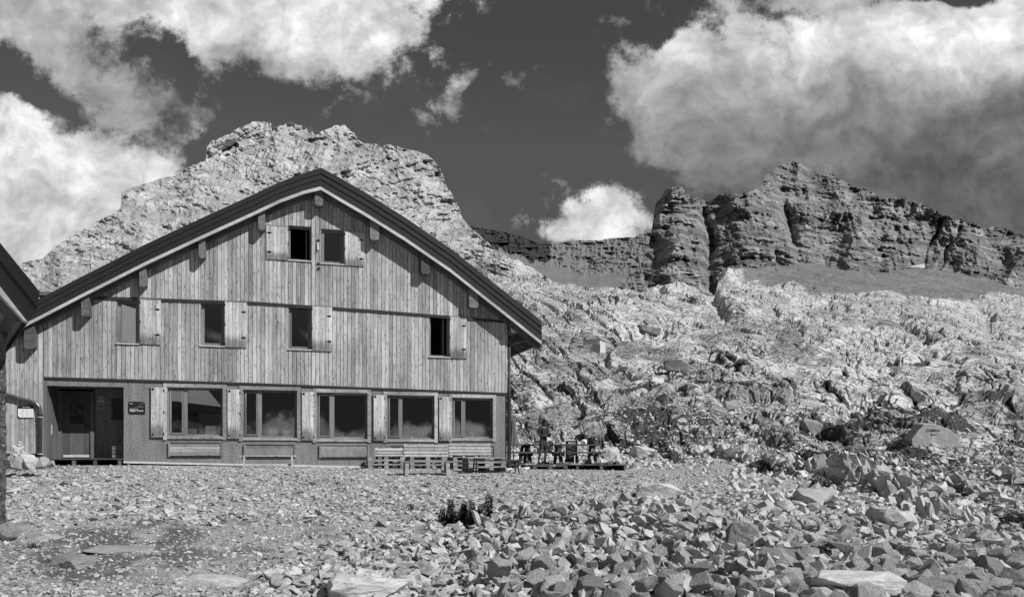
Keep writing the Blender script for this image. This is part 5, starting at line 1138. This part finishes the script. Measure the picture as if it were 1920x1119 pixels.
skin([((-.02, 0, .93), (.15, .16)), ((.16, -.02, 1.07), (.145, .16)), ((.32, -.03, 1.11), (.15, .18)), ((.43, -.04, 1.08), (.11, .13)), ((.48, -.045, 1.06), .07), ((.42, -.21, 1.04), .078), ((.405, -.28, .92), .07), ((.44, .15, 1.04), .078), ((.50, .19, .92), .07)], [(0, 1), (1, 2), (2, 3), (3, 4), (3, 5), (5, 6), (3, 7), (7, 8)], 'shirt', 'shirt', ps)
skin([((0, 0, .94), (.15, .15)), ((-.02, -.10, .86), .115), ((.03, -.10, .48), .085), ((-.04, -.10, .12), .07), ((-.02, .10, .86), .115), ((-.05, .10, .48), .085), ((-.14, .10, .12), .07)], [(0, 1), (1, 2), (2, 3), (0, 4), (4, 5), (5, 6)], 'trousers', 'dark_cloth', ps)
q = A(1095, 833, 31.9); q.z = DZ+.765; e = tag(boulder(0, 0, 11, 10, 'white_cloth', 'white rounded bag on the right picnic table under the stooping person', 77, pos=q, cat='bag', name='white_bag', n=26), None)
q = A(1108, 833, 31.95); q.z = DZ+.765; boulder(0, 0, 14, 8, 'dark_cloth', 'black small backpack on the right end of the picnic table', 78, pos=q, cat='backpack', name='backpack', n=26)
q = A(1103, 866, 31.0); q.z = DZ; boulder(0, 0, 13, 9, 'dark_cloth', 'black bag lying on the deck under the right picnic table', 79, pos=q, cat='bag', name='bag', n=24)
# concrete box on the slope
q = seen(1122, 664); Yc = q.y; u = Yc/FL; e = empty('concrete_shelter', (q.x, q.y, q.z), R(-24), label='small flat roofed concrete box standing alone on the pale limestone slope', cat='shelter'); W_ = 33*u; D_ = 34*u; H_ = 27*u
zb = CZ+(YH-664)/FL*Yc-q.z
mb = MB(); mb.box((-W_/2+.2, D_/2, zb+H_/2-1.0), (W_, D_, H_+2.0)); b = mb.build('wall', 'concrete', e); mb = MB(); mb.box((-W_/2+.2, D_/2, zb+H_+.06), (W_+.18, D_+.18, .14)); mb.build('roof', 'concrete_side', e)
mb = MB(); mb.box((-W_*.2+.2, -.02, zb+H_*.42), (.9, .06, 1.0)); mb.build('door', 'concrete_side', e)
# snow
mb = MB(); Ys = 470.; pts = [(1707, 500), (1714, 498.5), (1720, 499), (1727, 496), (1733, 494.5), (1735, 501), (1730, 503), (1722, 500.8), (1712, 501.2)]
f = [A(x, y, Ys) for x, y in pts]; g = [v+Vector((0, 9, 1.5)) for v in f]; n = len(pts); mb.add(f+g, [tuple(range(n)), tuple(range(2*n-1, n-1, -1))]+[(i, i+n, (i+1) % n+n, (i+1) % n) for i in range(n)], .5)
tag(mb.build('snow_patch', 'snow', None), 'small white snow patch at the foot of the dark cliffs', 'snow patch')
